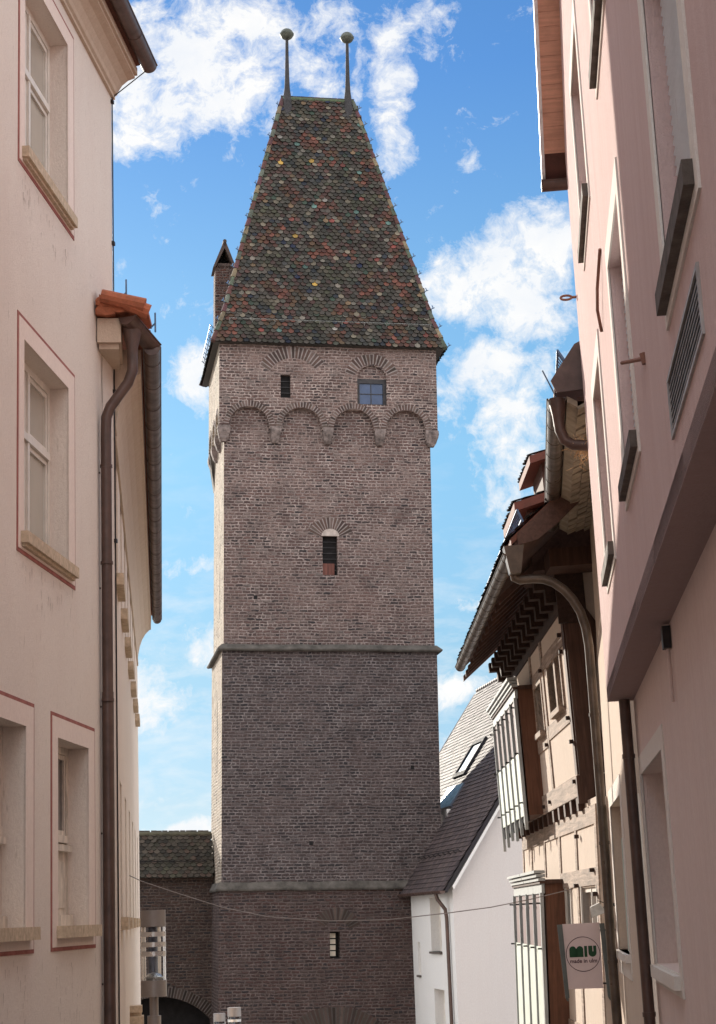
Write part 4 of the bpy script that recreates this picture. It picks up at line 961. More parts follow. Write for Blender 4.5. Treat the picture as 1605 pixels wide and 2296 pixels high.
for (b0, b1) in rows2: rwin(b0, b1, 7.15, 8.55, 'glass')
rwin(14.42, 17.20, 1.08, 2.74, 'glass', mg, 'band_r', 0.06, 'band_r', 0.24, 0.18)
mb = MB(); rnd = random.Random(21)
for k in range(70):
    b = rnd.uniform(6.5, RE - 0.05); z = JZ + rnd.uniform(0.0, 0.06) ** 1.0; l_ = rnd.uniform(0.01, 0.07); h_ = rnd.uniform(0.004, 0.014)
    mb.face([(-0.003, b, z), (-0.003, b + l_, z + rnd.uniform(-0.004, 0.004)), (-0.003, b + l_ * 0.7, z + h_), (-0.003, b + l_ * 0.2, z + h_ * 0.7)])
for k in range(26):
    b = rnd.uniform(6.8, 17); z = rnd.uniform(3.6, 7.0); l_ = rnd.uniform(0.05, 0.25)
    mb.face([(-0.003, b, z), (-0.003, b + 0.006, z + 0.01), (-0.003, b + 0.004, z - l_)])
mb.build('plaster_wear', plain('exposed_render', (0.40, 0.30, 0.26), 0.95, var=0.4, scale=12, bstr=0), rh_, kind='stuff')
# ventilation grille
mb = MB()
for q in ((6.95, 8.62, 3.72, 3.74), (6.95, 8.62, 3.99, 4.01), (6.95, 6.98, 3.74, 3.99), (8.59, 8.62, 3.74, 3.99)): mb.mbox(mq, *q, 0.0, 0.012)
vt = mb.build('vent_grille', plain('vent_frame', (0.42, 0.38, 0.36), 0.5, 0.4), rh_)
mb = MB(); mb.mbox(mq, 6.98, 8.59, 3.74, 3.99, 0.001, 0.003); mb.build('vent_opening', 'black', vt)
mb = MB()
for k in range(1, 8): mb.mbox(mq, 6.98, 8.59, 3.74 + k * 0.0312 - 0.0022, 3.74 + k * 0.0312 + 0.0022, 0.003, 0.006)
mb.build('vent_louvres', plain('vent_louvre', (0.55, 0.50, 0.48), 0.5, 0.5), vt)
# roof with overhanging verge
mb = MB(); mb.cur = (0.12, 0.05, 0.04, 1)
ox = 0.24; bk = 10
def vz(b): return 8.95 + (RE - b) * 0.78
mb.prism([(-ox + 0.03, RE + 0.25, vz(RE + 0.25) + 0.02), (-ox + 0.03, 8.3, vz(8.3) + 0.02), (-ox + 0.03, 8.3, vz(8.3) + 0.16), (-ox + 0.03, RE + 0.25, vz(RE + 0.25) + 0.16)], (10, 0, 0))
mb.prism([(-ox + 0.03, -1.4, vz(8.3) + 0.02 - 9.7 * 0.78), (-ox + 0.03, 8.3, vz(8.3) + 0.02), (-ox + 0.03, 8.3, vz(8.3) + 0.16), (-ox + 0.03, -1.4, vz(8.3) + 0.16 - 9.7 * 0.78)], (10, 0, 0))
rr_ = mb.build('roof', 'tile_or', rh_)
mb = MB()
mb.prism([(-ox, RE + 0.25, vz(RE + 0.25) - 0.03), (-ox, 8.3, vz(8.3) - 0.03), (-ox, 8.3, vz(8.3) + 0.2), (-ox, RE + 0.25, vz(RE + 0.25) + 0.2)], (0.035, 0, 0))
mb.build('verge_flashing', plain('white_metal_edge', (0.75, 0.76, 0.78), 0.4, 0.2), rr_)
mb = MB(); n = 60
for i in range(n):
    b0 = RE - i * 0.12; mb.hexa([(-ox + 0.035, b0 - 0.112, vz(b0 - 0.112)), (0, b0 - 0.112, vz(b0 - 0.112)), (0, b0, vz(b0)), (-ox + 0.035, b0, vz(b0)), (-ox + 0.035, b0 - 0.112, vz(b0 - 0.112) + 0.018), (0, b0 - 0.112, vz(b0 - 0.112) + 0.018), (0, b0, vz(b0) + 0.018), (-ox + 0.035, b0, vz(b0) + 0.018)])
mb.build('soffit_planks', 'planks', rr_)
gutter([(-ox - 0.01, RE + 0.24, vz(RE + 0.25) - 0.02), (6, RE + 0.24, vz(RE + 0.25) - 0.02)], 0.085, rh_, 'copper', seam=1.5)
# ring, rod and bracket fixed to the wall
mb = MB(); mb.tube([(-0.10 + 0.055 * math.cos(t), 17.6, 7.42 + 0.022 * math.sin(t)) for t in [2 * math.pi * k / 12 for k in range(13)]], 0.012, 6); mb.tube([(-0.045, 17.6, 7.42), (0.0, 17.6, 7.42)], 0.014, 6); mb.build('wall_ring', 'rust', rh_)
mb = MB(); mb.tube([(0.0, 9.9, 4.50), (-0.10, 10.3, 4.60)], [0.013, 0.011], 8); mb.tube([(0.0, 9.9, 4.47), (-0.01, 9.9, 4.53)], 0.022, 6); mb.build('wall_rod', 'rust', rh_)
mb = MB(); mb.tube([(-0.01, 13.0, 6.25), (-0.035, 13.3, 6.05), (-0.035, 13.5, 5.95), (-0.01, 13.62, 5.82)], 0.012, 6); mb.build('wall_bracket', 'rust', rh_)
# downpipe standing under the jetty and a conduit
mb = MB(); pts = [(0.14, 17.35, 3.44), (0.14, 17.35, -4.0)]
mb.tube(pts, 0.052, 14)
for z in (2.9, 0.62): mb.tube([(0.14, 17.35, z), (0.14, 17.35, z + 0.04)], 0.060, 12)
mb.build('downpipe', 'copper', rh_, smooth=True)
mb = MB(); mb.tube([(0.215, 12.75, 3.4), (0.215, 12.75, 2.92)], 0.014, 8); mb.box(0.19, 0.24, 12.7, 12.8, 3.28, 3.44); mb.build('conduit', 'pink_rg', rh_)
mb = MB(); mb.box(0.18, 0.235, 12.68, 12.80, 3.28, 3.43); mb.build('junction_box', 'darkmetal', rh_)

# ------------------------------------------------------------------ middle house (low eaves) between the jettied and the half-timbered house
MM = Matrix.Translation((0.96, 0, 0))
mh = thing('low_eaved_house', 'narrow cream house with shingled eaves and short brown gutter, behind the jettied house', 'house', MM)
mb = MB(); panel(mb, mq, 17.5, 24.3, -6, 6.45, [rect(20.45, 23.2, 1.08, 2.76)], 0.16)
mb.face([(0, 24.3, -6), (5, 24.3, -6), (5, 24.3, 10.0), (0, 24.3, 6.45)])
mb.build('facade', 'cream_m', mh)
wn_ = casement(mq, 20.45, 23.2, 1.08, 2.76, 0.14, mh, 'whitewood', 'pane_l', True, None)
surround(wn_, mq, 20.45, 23.2, 1.08, 2.76, 20.28, 23.45, 0.82, 2.96, 'band_r', None)
mb = MB(); mb.mbox(mq, 20.35, 23.35, 1.0, 1.08, -0.12, 0.06); mb.build('window_sill', 'band_r', wn_)
mb = MB(); mb.mbox(mq, 20.5, 20.56, 1.12, 2.3, 0.0, 0.02); mb.build('green_blind', 'bayblind', wn_)
gutter([(-0.50, 17.85, 6.47), (-0.50, 24.1, 6.47)], 0.088, mh, 'gutter_b', seam=0.62)
# shingled soffit
mb = MB(); mb.prism([(-0.40, 17.8, 6.42), (-0.30, 17.8, 6.36), (-0.30, 17.8, 6.42), (-0.40, 17.8, 6.48)], (0, 6.3, 0)); mb.build('eaves_fascia', 'slatesoffit', mh)
mb = MB(); rnd = random.Random(4)
for j in range(22):
    for i in range(3):
        b = 17.8 + j * 0.29; a = -0.30 + i * 0.11; z = 6.34 + i * 0.02; sh = rnd.uniform(-0.01, 0.01)
        mb.hexa([(a, b, z + sh), (a + 0.105, b - 0.12, z + sh + 0.02), (a + 0.105, b + 0.16, z + 0.03 + sh), (a, b + 0.28, z + 0.01 + sh),
                 (a, b, z + 0.03), (a + 0.105, b - 0.12, z + 0.05), (a + 0.105, b + 0.16, z + 0.06), (a, b + 0.28, z + 0.04)])
mb.build('shingled_soffit', 'slatesoffit', mh)
mb = MB(); mb.box(-0.30, 0.0, 17.8, 24.1, 6.42, 6.46); mb.build('soffit_board', 'boards', mh)
mb = MB(); mb.cur = (0.14, 0.06, 0.05, 1); mb.prism([(-0.52, 17.75, 6.52), (-0.52, 17.75, 6.60), (5, 17.75, 10.6), (5, 17.75, 10.5)], (0, 6.45, 0)); mb.build('roof', 'tile_or', mh)
mb = MB(); mb.prism([(-0.55, 17.72, 6.62), (-0.50, 17.72, 6.50), (-0.20, 17.72, 6.52), (0.15, 17.72, 6.90), (0.15, 17.72, 7.2), (-0.30, 17.72, 6.98)], (0, 0.03, 0))
mb.build('verge_sheet', 'copper', mh)
mb = MB(); mb.lathe((-0.49, 17.9, 6.30), [(0.05, -0.10), (0.06, 0.0), (0.085, 0.12), (0.09, 0.18)], 12)
mb.tube([(-0.49, 17.9, 6.28), (-0.48, 17.9, 6.16), (-0.44, 17.9, 6.06), (-0.36, 17.9, 6.01), (-0.22, 17.88, 5.99), (-0.05, 17.85, 5.98)], 0.055, 12); mb.build('downpipe', 'copper', mh, smooth=True)
guard((-0.28, 19.0, 7.05), (-0.28, 22.5, 7.05), 5, 0.3, mh, (-0.5, 0, 0.86), 'bluemetal', rows=2, dens=30)
mb = MB(); mb.tube([(-0.5, 17.9, 6.5), (-0.62, 17.9, 6.78)], 0.008, 5); mb.build('snow_hook', 'bluemetal', mh)
nst = MB(); rnd = random.Random(2)
for k in range(120):
    p = Vector((0.96 - 0.26 + rnd.gauss(0, 0.05), 18.0 + rnd.gauss(0, 0.06), 6.0 + rnd.gauss(0, 0.07)))
    dv = Vector((rnd.uniform(-1, 1), rnd.uniform(-1, 1), rnd.uniform(-1.4, 0.5))).normalized() * rnd.uniform(0.05, 0.14)
    nst.tube([p, p + dv], 0.003, 3)
tag(nst.build('bird_nest', 'straw'), 'straw bird nest hanging below the curved pipe under the shingled eaves', 'nest')

# ------------------------------------------------------------------ half-timbered house
HM = frame((0.78, 25.01, 0), 5.4, -2.3)
ht = thing('half_timbered_house', 'half timbered house with projecting bays and deep eaves on the right', 'house', HM)
HL = 9.7
# upper storey wall
mb = MB(); panel(mb, mq, 0, HL, 3.05, 6.05, [rect(0.75, 2.40, 4.30, 5.02), rect(3.45, 4.50, 4.22, 4.94)], 0.12)
mb.build('upper_infill', 'infill', ht)
mb = MB(); mb.face([(0.02, 0.0, 3.05), (5, 0.0, 3.05), (5, 0.0, 9.0), (0.02, 0.0, 6.05)]); mb.build('gable_infill', 'infill', ht)
mb = MB(); mb.face([(0.02, HL, 3.05), (5, HL, 3.05), (5, HL, 6.05), (0.02, HL, 6.05)]); mb.build('end_infill', 'infill', ht)
def bm_(name, mat, boxes, m=mq, label=None):
    mb = MB()
    for q in boxes: mb.mbox(m, *q)
    kw = {'label': label} if label else {}
    return mb.build(name, mat, ht, **kw)
bm_('top_plate', 'beam_dark', [(0, HL, 5.50, 5.78, 0.0, 0.025)])
bm_('sill_beam', 'beam_pale', [(-0.02, HL, 3.02, 3.30, 0.0, 0.03)])
bm_('lintel_rail', 'beam_pale', [(0.25, 3.0, 5.06, 5.24, 0.0, 0.018), (3.3, 5.0, 4.98, 5.16, 0.0, 0.018)])
bm_('breast_rail', 'beam_pale', [(0.2, 3.0, 4.02, 4.22, 0.0, 0.018), (3.3, 5.0, 3.95, 4.15, 0.0, 0.018)])
for b in (0.0, 3.02, 4.75, 7.4, 9.48): bm_('post', 'beam_pale' if b > 1 else 'beam', [(b, b + 0.22, 3.30, 5.50, 0.0, 0.022)])
for (b, z) in ((0.3, 5.18), (0.28, 4.95), (0.25, 4.05), (0.2, 3.2), (3.1, 5.05), (3.2, 3.95), (3.5, 3.12), (4.4, 3.10), (0.1, 3.72)): bm_('peg', 'beam_dark', [(b, b + 0.07, z, z + 0.05, 0.02, 0.07)])
for (b0, b1, z0, z1) in ((0.75, 2.40, 4.30, 5.02), (3.45, 4.50, 4.22, 4.94)):
    fo = MB(); 
    for q in ((b0 - 0.08, b0, z0 - .02, z1, -0.1, 0.03), (b1, b1 + 0.08, z0 - .02, z1, -0.1, 0.03), (b0 - .08, b1 + .08, z1, z1 + .05, -0.1, 0.03)): fo.mbox(mq, *q)
    if b1 - b0 > 1.2: fo.mbox(mq, b0 + 0.68, b0 + 0.86, z0, z1, -0.06, 0.02)
    o = fo.build('window', 'beam_pale', ht)
    p = MB(); p.mbox(mq, b0, b1, z0, z1, -0.12, -0.10); p.build('pane', 'pane_dark', o)
    s = MB(); s.mbox(mq, b0 - 0.02, b1 - (0.5 if b1 - b0 > 1.2 else 0.2), z0 - 0.08, z0 + 0.0, 0.0, 0.10); s.build('window_sill', 'beam_pale', o)
# near gable end: brown posts, beams and boards
mb = MB(); mb.box(0.0, 0.24, -0.06, 0.0, 3.0, 5.95); mb.prism([(0.24, -0.06, 3.3), (0.42, -0.06, 3.3), (0.30, -0.06, 4.1), (0.42, -0.06, 5.3), (0.24, -0.06, 5.6)], (0, 0.05, 0)); mb.build('corner_post', 'beam', ht)
mb = MB(); mb.box(-0.20, 0.45, -0.75, -0.1, 5.96, 6.20); mb.build('tie_beam', 'beam', ht)
mb = MB(); mb.box(-0.05, 0.5, -0.09, 0.0, 2.92, 3.28); mb.build('end_sill_beam', 'beam', ht)
mb = MB(); mb.box(-0.08, 0.3, -0.12, -0.06, 5.30, 5.96); mb.build('post_head', 'beam_dark', ht)
# rafters feet / joist ends under the eaves
nj = 13
for k in range(nj):
    b = 0.1 + k * 0.72
    mb = MB(); mb.box(-0.34, 0.1, b, b + 0.22, 5.80, 5.96); mb.box(-0.20, 0.1, b, b + 0.22, 5.62, 5.80); mb.build('eaves_joist', 'beam_dark', ht)
    if k % 1 == 0:
        mb = MB(); mb.hexa([(-0.80, b + 0.3, 5.70), (-0.80, b + 0.42, 5.70), (0.1, b + 0.42, 6.42), (0.1, b + 0.3, 6.42), (-0.80, b + 0.3, 5.80), (-0.80, b + 0.42, 5.80), (0.1, b + 0.42, 6.54), (0.1, b + 0.3, 6.54)]); mb.build('rafter_foot', 'boards', ht)
# roof: pitch about 55 degrees; boards below, tiles on top
PT = 0.82
def rz(a): return 5.86 + (a + 0.86) * PT
BN = -2.75
mb = MB(); mb.prism([(-0.84, BN, rz(-0.84)), (4.6, BN, rz(4.6)), (4.6, BN, rz(4.6) + 0.06), (-0.84, BN, rz(-0.84) + 0.06)], (0, HL - 0.9 - BN, 0)); mb.build('eaves_boarding', 'boards', ht)
mb = MB(); mb.cur = (0.20, 0.075, 0.05, 1); mb.prism([(-0.88, BN - 0.02, rz(-0.88) + 0.06), (4.6, BN - 0.02, rz(4.6) + 0.06), (4.6, BN - 0.02, rz(4.6) + 0.16), (-0.88, BN - 0.02, rz(-0.88) + 0.14)], (0, HL - 0.85 - BN, 0)); rt = mb.build('roof', 'tile_or', ht)
mb = MB(); mb.cur = (0.2, 0.08, 0.05, 1); mb.prism([(4.6, BN, rz(4.6) + 0.16), (10, BN, 6), (10, BN, 5.9), (4.6, BN, rz(4.6))], (0, HL - 0.9 - BN, 0)); mb.build('rear_roof_slope', 'tile_or', ht)
def rcol(u, v, rnd): c = rnd.choice([(0.26, 0.09, 0.055), (0.21, 0.075, 0.05), (0.17, 0.07, 0.05)]); k = rnd.uniform(0.7, 1.2); return (c[0] * k, c[1] * k, c[2] * k, 1)
mb = MB(); s2 = math.hypot(1, PT); V_ = Vector((1, 0, PT)).normalized(); n_ = Vector((-PT, 0, 1)).normalized()
tiles(mb, (-0.88, BN, rz(-0.88) + 0.15), (0, 1, 0), V_, n_, lambda u, v: u < HL - 1.0 - BN and v < 7, 0.2, 0.17, 0.3, rcol, True, 0.02, 0.03, 0, HL - BN + 0.1, -0.03, 7, 0.01, random.Random(8))
mb.build('roof_tiles', 'tile_or', rt)
mb = MB(); mb.prism([(-0.80, BN - 0.06, rz(-0.80) - 0.02), (-0.56, BN - 0.06, rz(-0.56) - 0.16), (-0.30, BN - 0.06, rz(-0.56) + 0.02), (3.0, BN - 0.06, rz(3.0) - 0.1), (3.0, BN - 0.06, rz(3.0) + 0.16), (-0.80, BN - 0.06, rz(-0.80) + 0.12)], (0, 0.04, 0)); mb.build('bargeboard', 'boards', ht)
gutter([(-0.90, BN - 0.05, 5.80), (-0.90, HL - 1.5, 5.86)], 0.086, ht, 'gutter_b', seam=0.62)
mb = MB(); mb.hexa([(-0.93, BN - 0.10, 5.55), (-0.80, BN - 0.10, 5.55), (-0.80, BN + 0.10, 5.55), (-0.93, BN + 0.10, 5.55), (-0.98, BN - 0.12, 5.88), (-0.74, BN - 0.12, 5.88), (-0.74, BN + 0.12, 5.88), (-0.98, BN + 0.12, 5.88)]); mb.build('rain_hopper', 'gutter_b', ht)
pp = [(-0.86, 5.58), (-0.86, 5.53), (-0.80, 5.50), (-0.66, 5.505), (-0.52, 5.49), (-0.40, 5.44), (-0.28, 5.34), (-0.19, 5.22), (-0.11, 5.06), (-0.065, 4.86), (-0.05, 4.64), (-0.07, 3.8), (-0.10, 2.5), (-0.15, 1.0), (-0.18, -0.5), (-0.2, -3)]
mb = MB(); mb.tube([(a, BN + 0.15, z) for a, z in pp], 0.055, 14)
for (a, z) in ((-0.07, 3.8), (-0.105, 2.3), (-0.15, 0.95)): mb.tube([(a, BN + 0.15, z), (a, BN + 0.15, z + 0.04)], 0.064, 12)
mb.build('downpipe', 'gutter_b', ht, smooth=True)
guard((-0.55, -1.6, rz(-0.55) + 0.2), (-0.55, 6, rz(-0.55) + 0.2), 9, 0.28, rt, (-0.35, 0, 0.93), 'bluemetal', rows=2, dens=60)
# dormers on the roof
def dormer(a, b, z, wdt, name='dormer'):
    mb = MB(); mb.box(a + 0.15, a + 1.8, b + 0.1, b + wdt - 0.1, z - 0.9, z - 0.05); o = mb.build(name, 'boards', ht)
    mb = MB(); mb.cur = (0.20, 0.07, 0.05, 1)
    mb.hexa([(a - 0.05, b - 0.15, z - 0.10), (a - 0.05, b + wdt + 0.15, z - 0.10), (a + 2.4, b + wdt + 0.15, z + 0.55), (a + 2.4, b - 0.15, z + 0.55),
             (a - 0.05, b - 0.15, z + 0.02), (a - 0.05, b + wdt + 0.15, z + 0.02), (a + 2.4, b + wdt + 0.15, z + 0.67), (a + 2.4, b - 0.15, z + 0.67)])
    tiles(mb, (a - 0.07, b - 0.15, z + 0.02), (0, 1, 0), (2.45, 0, 0.65), (-0.26, 0, 0.96), lambda u, v: True, 0.2, 0.17, 0.3, rcol, True, 0.02, 0.02, 0, wdt + 0.3, 0, 2.3, 0.01, random.Random(12))
    mb.build('dormer_roof', 'tile_or', o)
    return o
dormer(-0.45, 0.3, 7.02, 1.6)
dormer(0.15, 3.2, 8.35, 1.6)
# jetty joists
for k in range(13):
    b = 0.25 + k * 0.78
    mb = MB(); mb.box(-0.02, 0.75, b, b + 0.2, 2.84, 3.02); mb.build('jetty_joist', 'beam', ht)
mb = MB(); mb.box(0.02, 0.75, 0.0, HL, 3.02, 3.06); mb.build('jetty_boarding', 'beam_dark', ht)
# lower storey (vertical), its own frame
LF = HM.inverted() @ frame((0.69, 25.01, 0), 5.4, 0.8)
def low(name, mat, boxes, **kw):
    mb = MB()
    for q in boxes: mb.mbox(mq, *q)
    return mb.build(name, mat, ht, frame=LF, **kw)
mb = MB(); panel(mb, mq, -0.95, HL, -6.5, 2.95, [rect(-0.7, 0.95, 0.95, 1.84), rect(2.25, 2.85, 0.95, 1.84)], 0.12)
mb.face([(0, -0.95, -6.5), (5, -0.95, -6.5), (5, -0.95, 2.95), (0, -0.95, 2.95)]); mb.face([(0, HL, -6.5), (5, HL, -6.5), (5, HL, 2.95), (0, HL, 2.95)])
mb.build('lower_infill', 'infill', ht, frame=LF)
low('middle_rail', 'beam_pale', [(-0.97, 3.5, 1.86, 2.08, 0, 0.02)])
low('upper_rail', 'beam_pale', [(-0.97, HL, 2.62, 2.86, 0, 0.02)])
for b in (-0.95, 1.25, 3.35, 5.6, 7.9, 9.5): low('lower_post', 'beam_pale', [(b, b + 0.2, -6.5, 1.86, 0, 0.018), (b, b + 0.2, 2.08, 2.62, 0, 0.018)])
low('lower_sill_rail', 'beam_pale', [(-0.97, 3.5, -0.22, 0.02, 0, 0.022)])
for (b, z) in ((0.9, 2.5), (-0.6, 2.02), (1.2, 1.85), (-0.8, 1.72), (1.1, -0.1)): low('peg', 'beam_dark', [(b, b + 0.08, z, z + 0.05, 0.02, 0.08)])
for (b0, b1) in ((-0.7, 0.95), (2.25, 2.85)):
    o = low('window', 'whitewood', [(b0 - 0.05, b0, 0.93, 1.86, -0.08, 0.025), (b1, b1 + 0.05, 0.93, 1.86, -0.08, 0.025), (b0, b1, 1.78, 1.84, -0.09, -0.03)] + ([(0.15, 0.19, 0.95, 1.84, -0.08, -0.02)] if b1 - b0 > 1 else []))
    p = MB(); p.mbox(mq, b0, b1, 0.95, 1.84, -0.12, -0.10); p.build('pane', 'pane_dark', o)
# projecting bays with sliding shutters
def bay(b0, b1, z0, z1, zs, pr, fr, pts_down, split):
    mm = lambda b, z, d: Vector((-d, b, z))
    body = MB(); body.mbox(mm, b0 + 0.02, b1 - 0.02, z0 + 0.05, z1 - 0.02, -0.01, pr - 0.05); o = body.build('bay', 'bayboard', ht, frame=fr)
    c = MB(); c.mbox(mm, b0 - 0.02, b1 + 0.02, z1 - 0.02, z1 + 0.04, 0, pr + 0.03); c.build('bay_top', 'beam', o)
    c = MB()
    for k in range(3): 
        c.mbox(mm, b0 - 0.03, split - 0.03, z1 + 0.02 + k * 0.055, z1 + 0.062 + k * 0.055, pr - 0.05, pr + 0.05 + k * 0.03)
        c.mbox(mm, split + 0.03, b1 + 0.05, z1 + 0.02 + k * 0.055, z1 + 0.062 + k * 0.055, pr - 0.05, pr + 0.05 + k * 0.03)
    c.build('bay_cornice', 'baywhite', o)
    c = MB(); c.mbox(mm, b0 + 0.0, b1, z1 - 0.16, z1 - 0.01, pr - 0.04, pr + 0.005); c.build('bay_head', 'baywhite', o)
    n = len(pts_down)
    for k in range(n):
        b = b0 + (b1 - b0 - 0.1) * k / (n - 1); dn = pts_down[k]
        c = MB(); ww = 0.12 if k == 0 else 0.055; dd = 0.03
        c.mbox(mm, b, b + ww, z0 - dn, z1 - 0.15, pr - 0.02, pr + dd)
        P = [mm(b, z0 - dn, pr - 0.02), mm(b + ww, z0 - dn, pr - 0.02), mm(b + ww, z0 - dn, pr + dd), mm(b, z0 - dn, pr + dd)]
        c.hexa([mm(b + ww / 2 - .01, z0 - dn - 0.12, pr - 0.02), mm(b + ww / 2 + .01, z0 - dn - 0.12, pr - 0.02), mm(b + ww / 2 + .01, z0 - dn - 0.12, pr + dd), mm(b + ww / 2 - .01, z0 - dn - 0.12, pr + dd)] + P)
        c.build('shutter_rail', 'baywhite', o)
        if k < n - 1:
            b2 = b0 + (b1 - b0 - 0.1) * (k + 1) / (n - 1)
            c = MB(); c.mbox(mm, b + ww, b2, z0 + 0.06, zs, pr - 0.03, pr + 0.004); c.build('sliding_shutter', 'bayblind', o)
            c = MB(); c.mbox(mm, b + ww + 0.02, b2 - 0.1, zs, z1 - 0.16, pr - 0.035, pr - 0.012); c.build('louvre_panel', 'bayvent', o)
            c = MB(); c.mbox(mm, b2 - 0.1, b2, zs, z1 - 0.16, pr - 0.040, pr - 0.03); c.mbox(mm, b + ww, b2, z0 - dn * 0.7, z0 + 0.06, pr - 0.06, pr - 0.02); c.build('bay_gap', 'black', o)
        for z in (z1 - 0.3, zs - 0.02, z0 + 0.25):
            c = MB(); c.tube([mm(b + ww / 2, z, pr + dd), mm(b + ww / 2, z, pr + dd + 0.06)], 0.014, 6); c.build('shutter_peg', 'darkmetal', o)
    return o
bay(4.72, 9.45, 2.98, 5.02, 4.02, 0.30, Matrix.Identity(4), [0.05, 0.10, 0.16, 0.12, 0.2, 0.24], 7.2)
bay(3.15, 8.1, -1.6, 1.96, 1.03, 0.33, LF, [0.1, 0.1, 0.1, 0.1, 0.1], 5.6)

# ------------------------------------------------------------------ street lamps
def lamp(x, y, ztop, rot, label):
    lp = thing('street_lamp', label, 'street lamp', Matrix.Translation((x, y, ztop)) @ Matrix.Rotation(rot, 4, 'Z'), 'cylindrical lamps along the left side of the street')
    H = 1.02; r = 0.152
    mb = MB(); mb.lathe((0, 0, 0), [(0.10, -0.005), (r, -0.005), (r, -0.20), (r - 0.01, -0.205), (0.02, -0.205)][::-1], 32); mb.build('lamp_cap', 'lampmetal', lp, smooth=True)
    mb = MB(); mb.lathe((0, 0, 0), [(0.05, -H), (r + 0.004, -H), (r + 0.004, -H + 0.19), (0.04, -H + 0.19)], 32); b = mb.build('lamp_base', 'lampmetal', lp, smooth=True)
    mb = MB(); mb.lathe((0, 0, 0), [(0.10, -H + 0.19), (0.115, -H + 0.23), (0.06, -H + 0.27), (0.02, -H + 0.28)], 20); mb.build('reflector', 'lampring', b, smooth=True)
    mb = MB()
    n = 32
    for j in range(n):
        t0 = 2 * math.pi * j / n; t1 = 2 * math.pi * (j + 1) / n
        for rr in (r - 0.004, r - 0.010):
            mb.face([(rr * math.cos(t0), rr * math.sin(t0), -0.205), (rr * math.cos(t1), rr * math.sin(t1), -0.205), (rr * math.cos(t1), rr * math.sin(t1), -H + 0.19), (rr * math.cos(t0), rr * math.sin(t0), -H + 0.19)])
    mb.build('glass_cylinder', 'clear', lp, smooth=True)
    for z in (-0.29, -0.41, -0.52):
        mb = MB()
        for j in range(n):
            t0 = 2 * math.pi * j / n; t1 = 2 * math.pi * (j + 1) / n
            for rr in (r, r - 0.003):
                mb.face([(rr * math.cos(t0), rr * math.sin(t0), z + 0.028), (rr * math.cos(t1), rr * math.sin(t1), z + 0.028), (rr * math.cos(t1), rr * math.sin(t1), z - 0.028), (rr * math.cos(t0), rr * math.sin(t0), z - 0.028)])
        mb.build('metal_ring', 'lampring', lp, smooth=True)
    mb = MB(); mb.tube([(0, 0.06, -0.2), (0, 0.06, -H + 0.2)], 0.05, 12); mb.build('lamp_tube', plain('lamp_tube_grey', (0.20, 0.21, 0.26), 0.4, 0.3), lp, smooth=True)
    g0 = gz(y) - ztop - 0.1
    mb = MB(); mb.lathe((0, 0, 0), [(0.075, g0), (0.075, -1.32), (0.053, -1.31), (0.053, -1.02)], 18); mb.build('pole', 'lampmetal', lp, smooth=True)
    mb = MB(); mb.lathe((0, 0, 0), [(0.075, -1.40), (0.082, -1.40), (0.082, -1.24), (0.075, -1.24)], 18); mb.build('collar', 'lampmetal', lp, smooth=True)
lamp(-4.62, 22.84, 1.74, 0.3, 'nearest grey cylindrical street lamp, large beside the left houses')
lamp(-6.94, 43.4, -0.36, 0.8, 'street lamp in front of the tower foot, right one of the two distant lamps')
lamp(-8.09, 48.22, -0.71, 1.4, 'farthest street lamp, only its cap showing left of the tower foot lamp')

# ------------------------------------------------------------------ cable across the street
cp = [(-5.62, 27, 2.17), (-5.09, 27, 1.98), (-4.45, 27, 1.76), (-3.81, 27, 1.61), (-2.92, 27, 1.52), (-2.1, 27, 1.51), (-1.27, 27, 1.57), (-0.64, 27, 1.63), (-0.08, 27, 1.72), (0.55, 27.1, 1.85)]
mb = MB(); mb.tube([(-5.95, 26.9, 2.34)] + cp, 0.007, 6); tag(mb.build('cable', 'cable', smooth=True), 'thin pale cable sagging across the street in front of the tower', 'cable')

# ------------------------------------------------------------------ hanging sign
sg = thing('hanging_sign', 'pink shop sign with round green logo between two grey posts, right side', 'sign', Matrix.Translation((0.53, 24.0, 0)))
mb = MB(); mb.hexa([(-0.225, -0.01, 0.605), (0.235, -0.01, 0.605), (0.235, 0.02, 0.605), (-0.225, 0.02, 0.605), (-0.225, -0.01, 1.39), (0.235, -0.01, 1.395), (0.235, 0.02, 1.395), (-0.225, 0.02, 1.39)]); bd = mb.build('board', 'sign_pink', sg)
for (xa, xb, xw) in ((-0.29, -0.235, 0.065), (0.235, 0.285, 0.06)):
    mb = MB(); mb.hexa([(xb, -0.03, 0.50), (xb + xw * .75, -0.03, 0.50), (xb + xw * .75, 0.04, 0.50), (xb, 0.04, 0.50), (xa, -0.03, 1.385), (xa + xw, -0.03, 1.385), (xa + xw, 0.04, 1.385), (xa, 0.04, 1.385)])
    mb.tube([(xb + 0.02, 0.0, 0.50), (xb + 0.03, 0.0, 0.46)], [0.02, 0.008], 8); mb.build('frame_post', 'sign_frame', sg)
mb = MB(); mb.tube([(-0.25, 0.03, 1.30), (0.5, 0.03, 1.30)], 0.012, 8); mb.tube([(-0.22, 0.03, 0.66), (0.5, 0.03, 0.66)], 0.012, 8); mb.build('bracket', 'darkmetal', sg)
CXs, CZs = 0.012, 1.02
mb = MB(); n = 48
for j in range(n):
    t0 = 2 * math.pi * j / n; t1 = 2 * math.pi * (j + 1) / n
    P = [(CXs + r * math.cos(t), CZs + r * math.sin(t)) for r, t in ((0.204, t0), (0.212, t0), (0.212, t1), (0.204, t1))]
    mb.face([(x, -0.0125, z) for x, z in P])
mb.build('logo_ring', 'sign_ink', bd)
mb = MB()
def shp(poly): mb.face([(CXs + x, -0.0125, CZs + z) for x, z in poly])
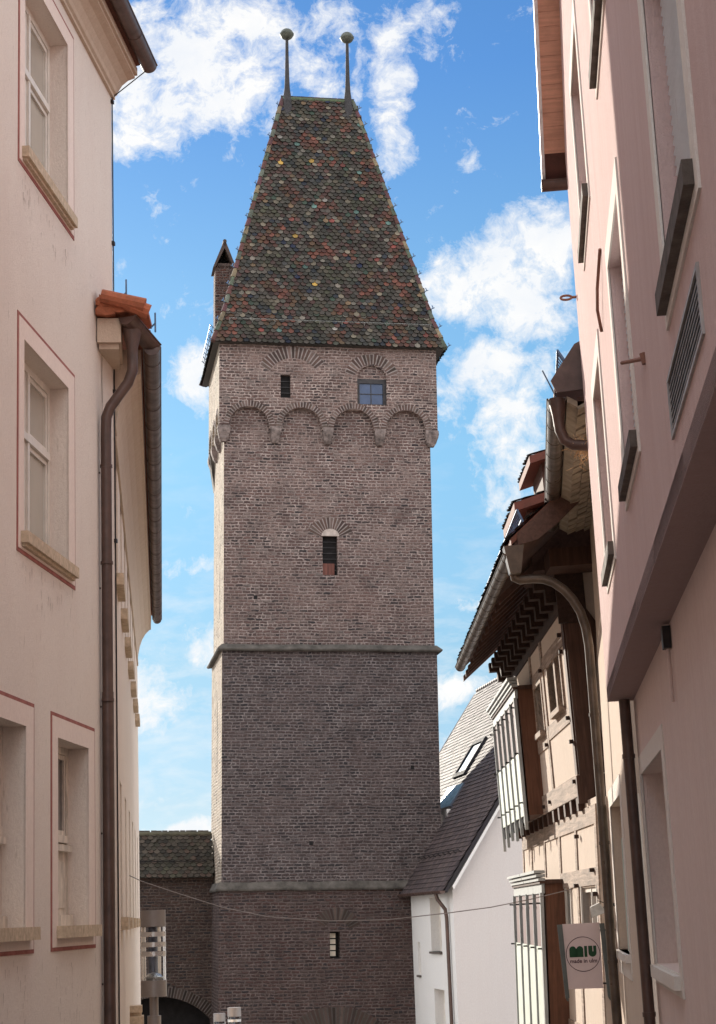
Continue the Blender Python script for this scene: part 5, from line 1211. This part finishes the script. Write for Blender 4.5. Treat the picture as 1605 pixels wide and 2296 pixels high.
# M : two rounded humps, I : bar, U : rounded block with slit
def hump(xc, r, z0, z1):
    p = [(xc - r, z0)] + [(xc + r * math.cos(t), z1 - r + r * math.sin(t)) for t in [math.pi - math.pi * k / 10 for k in range(11)]] + [(xc + r, z0)]
    shp(p)
hump(-0.125, 0.042, -0.035, 0.098); hump(-0.037, 0.042, -0.035, 0.098); shp([(-0.09, -0.035), (-0.072, -0.035), (-0.072, 0.07), (-0.09, 0.07)])
shp([(0.016, -0.035), (0.052, -0.035), (0.052, 0.098), (0.016, 0.098)])
p = [(0.066, 0.098), (0.066, 0.015)] + [(0.116 + 0.05 * math.cos(t), 0.015 + 0.05 * math.sin(t)) for t in [math.pi + math.pi * k / 10 for k in range(11)]] + [(0.166, 0.098), (0.128, 0.098), (0.128, 0.03), (0.118, 0.03), (0.118, 0.098)]
shp(p)
mb.build('logo_letters', 'sign_green', bd)
cu = bpy.data.curves.new('txt', 'FONT'); cu.body = 'made in ulm'; cu.size = 0.068; cu.align_x = 'CENTER'; cu.align_y = 'CENTER'; cu.offset = 0.0016
to = bpy.data.objects.new('txt', cu); COL.objects.link(to); bpy.context.view_layer.update()
me = bpy.data.meshes.new_from_object(to); bpy.data.objects.remove(to)
to = bpy.data.objects.new('lettering', me); me.materials.append(M['sign_ink']); COL.objects.link(to); to.parent = bd
to.matrix_local = Matrix.Translation((CXs + 0.002, -0.0125, CZs - 0.083)) @ Matrix.Rotation(R_(90), 4, 'X')

# floodlight above the sign
fl = thing('floodlight', 'small white floodlight on an arm above the pink sign', 'floodlight', Matrix.Translation((0.75, 23.8, 1.55)))
mb = MB(); mb.hexa([(-0.10, -0.06, 0.03), (0.01, -0.10, 0.08), (0.02, 0.04, 0.09), (-0.09, 0.06, 0.04), (-0.08, -0.08, -0.09), (0.10, -0.12, -0.03), (0.11, 0.03, -0.02), (-0.07, 0.06, -0.08)]); mb.build('lamp_housing', plain('floodlight_white', (0.60, 0.58, 0.54), 0.5, 0.1), fl)
mb = MB(); mb.hexa([(-0.085, -0.085, -0.095), (0.105, -0.125, -0.035), (0.115, 0.035, -0.025), (-0.075, 0.065, -0.085), (-0.083, -0.082, -0.085), (0.10, -0.12, -0.028), (0.11, 0.03, -0.018), (-0.073, 0.06, -0.078)]); mb.build('lamp_glass', 'pane_l', fl)
mb = MB(); mb.tube([(0.07, 0, 0.02), (0.22, 0, 0.06)], 0.016, 8); mb.tube([(0.0, 0, 0.11), (0.12, 0, 0.07), (0.22, 0, 0.07)], 0.006, 6); mb.build('arm', 'darkmetal', fl)
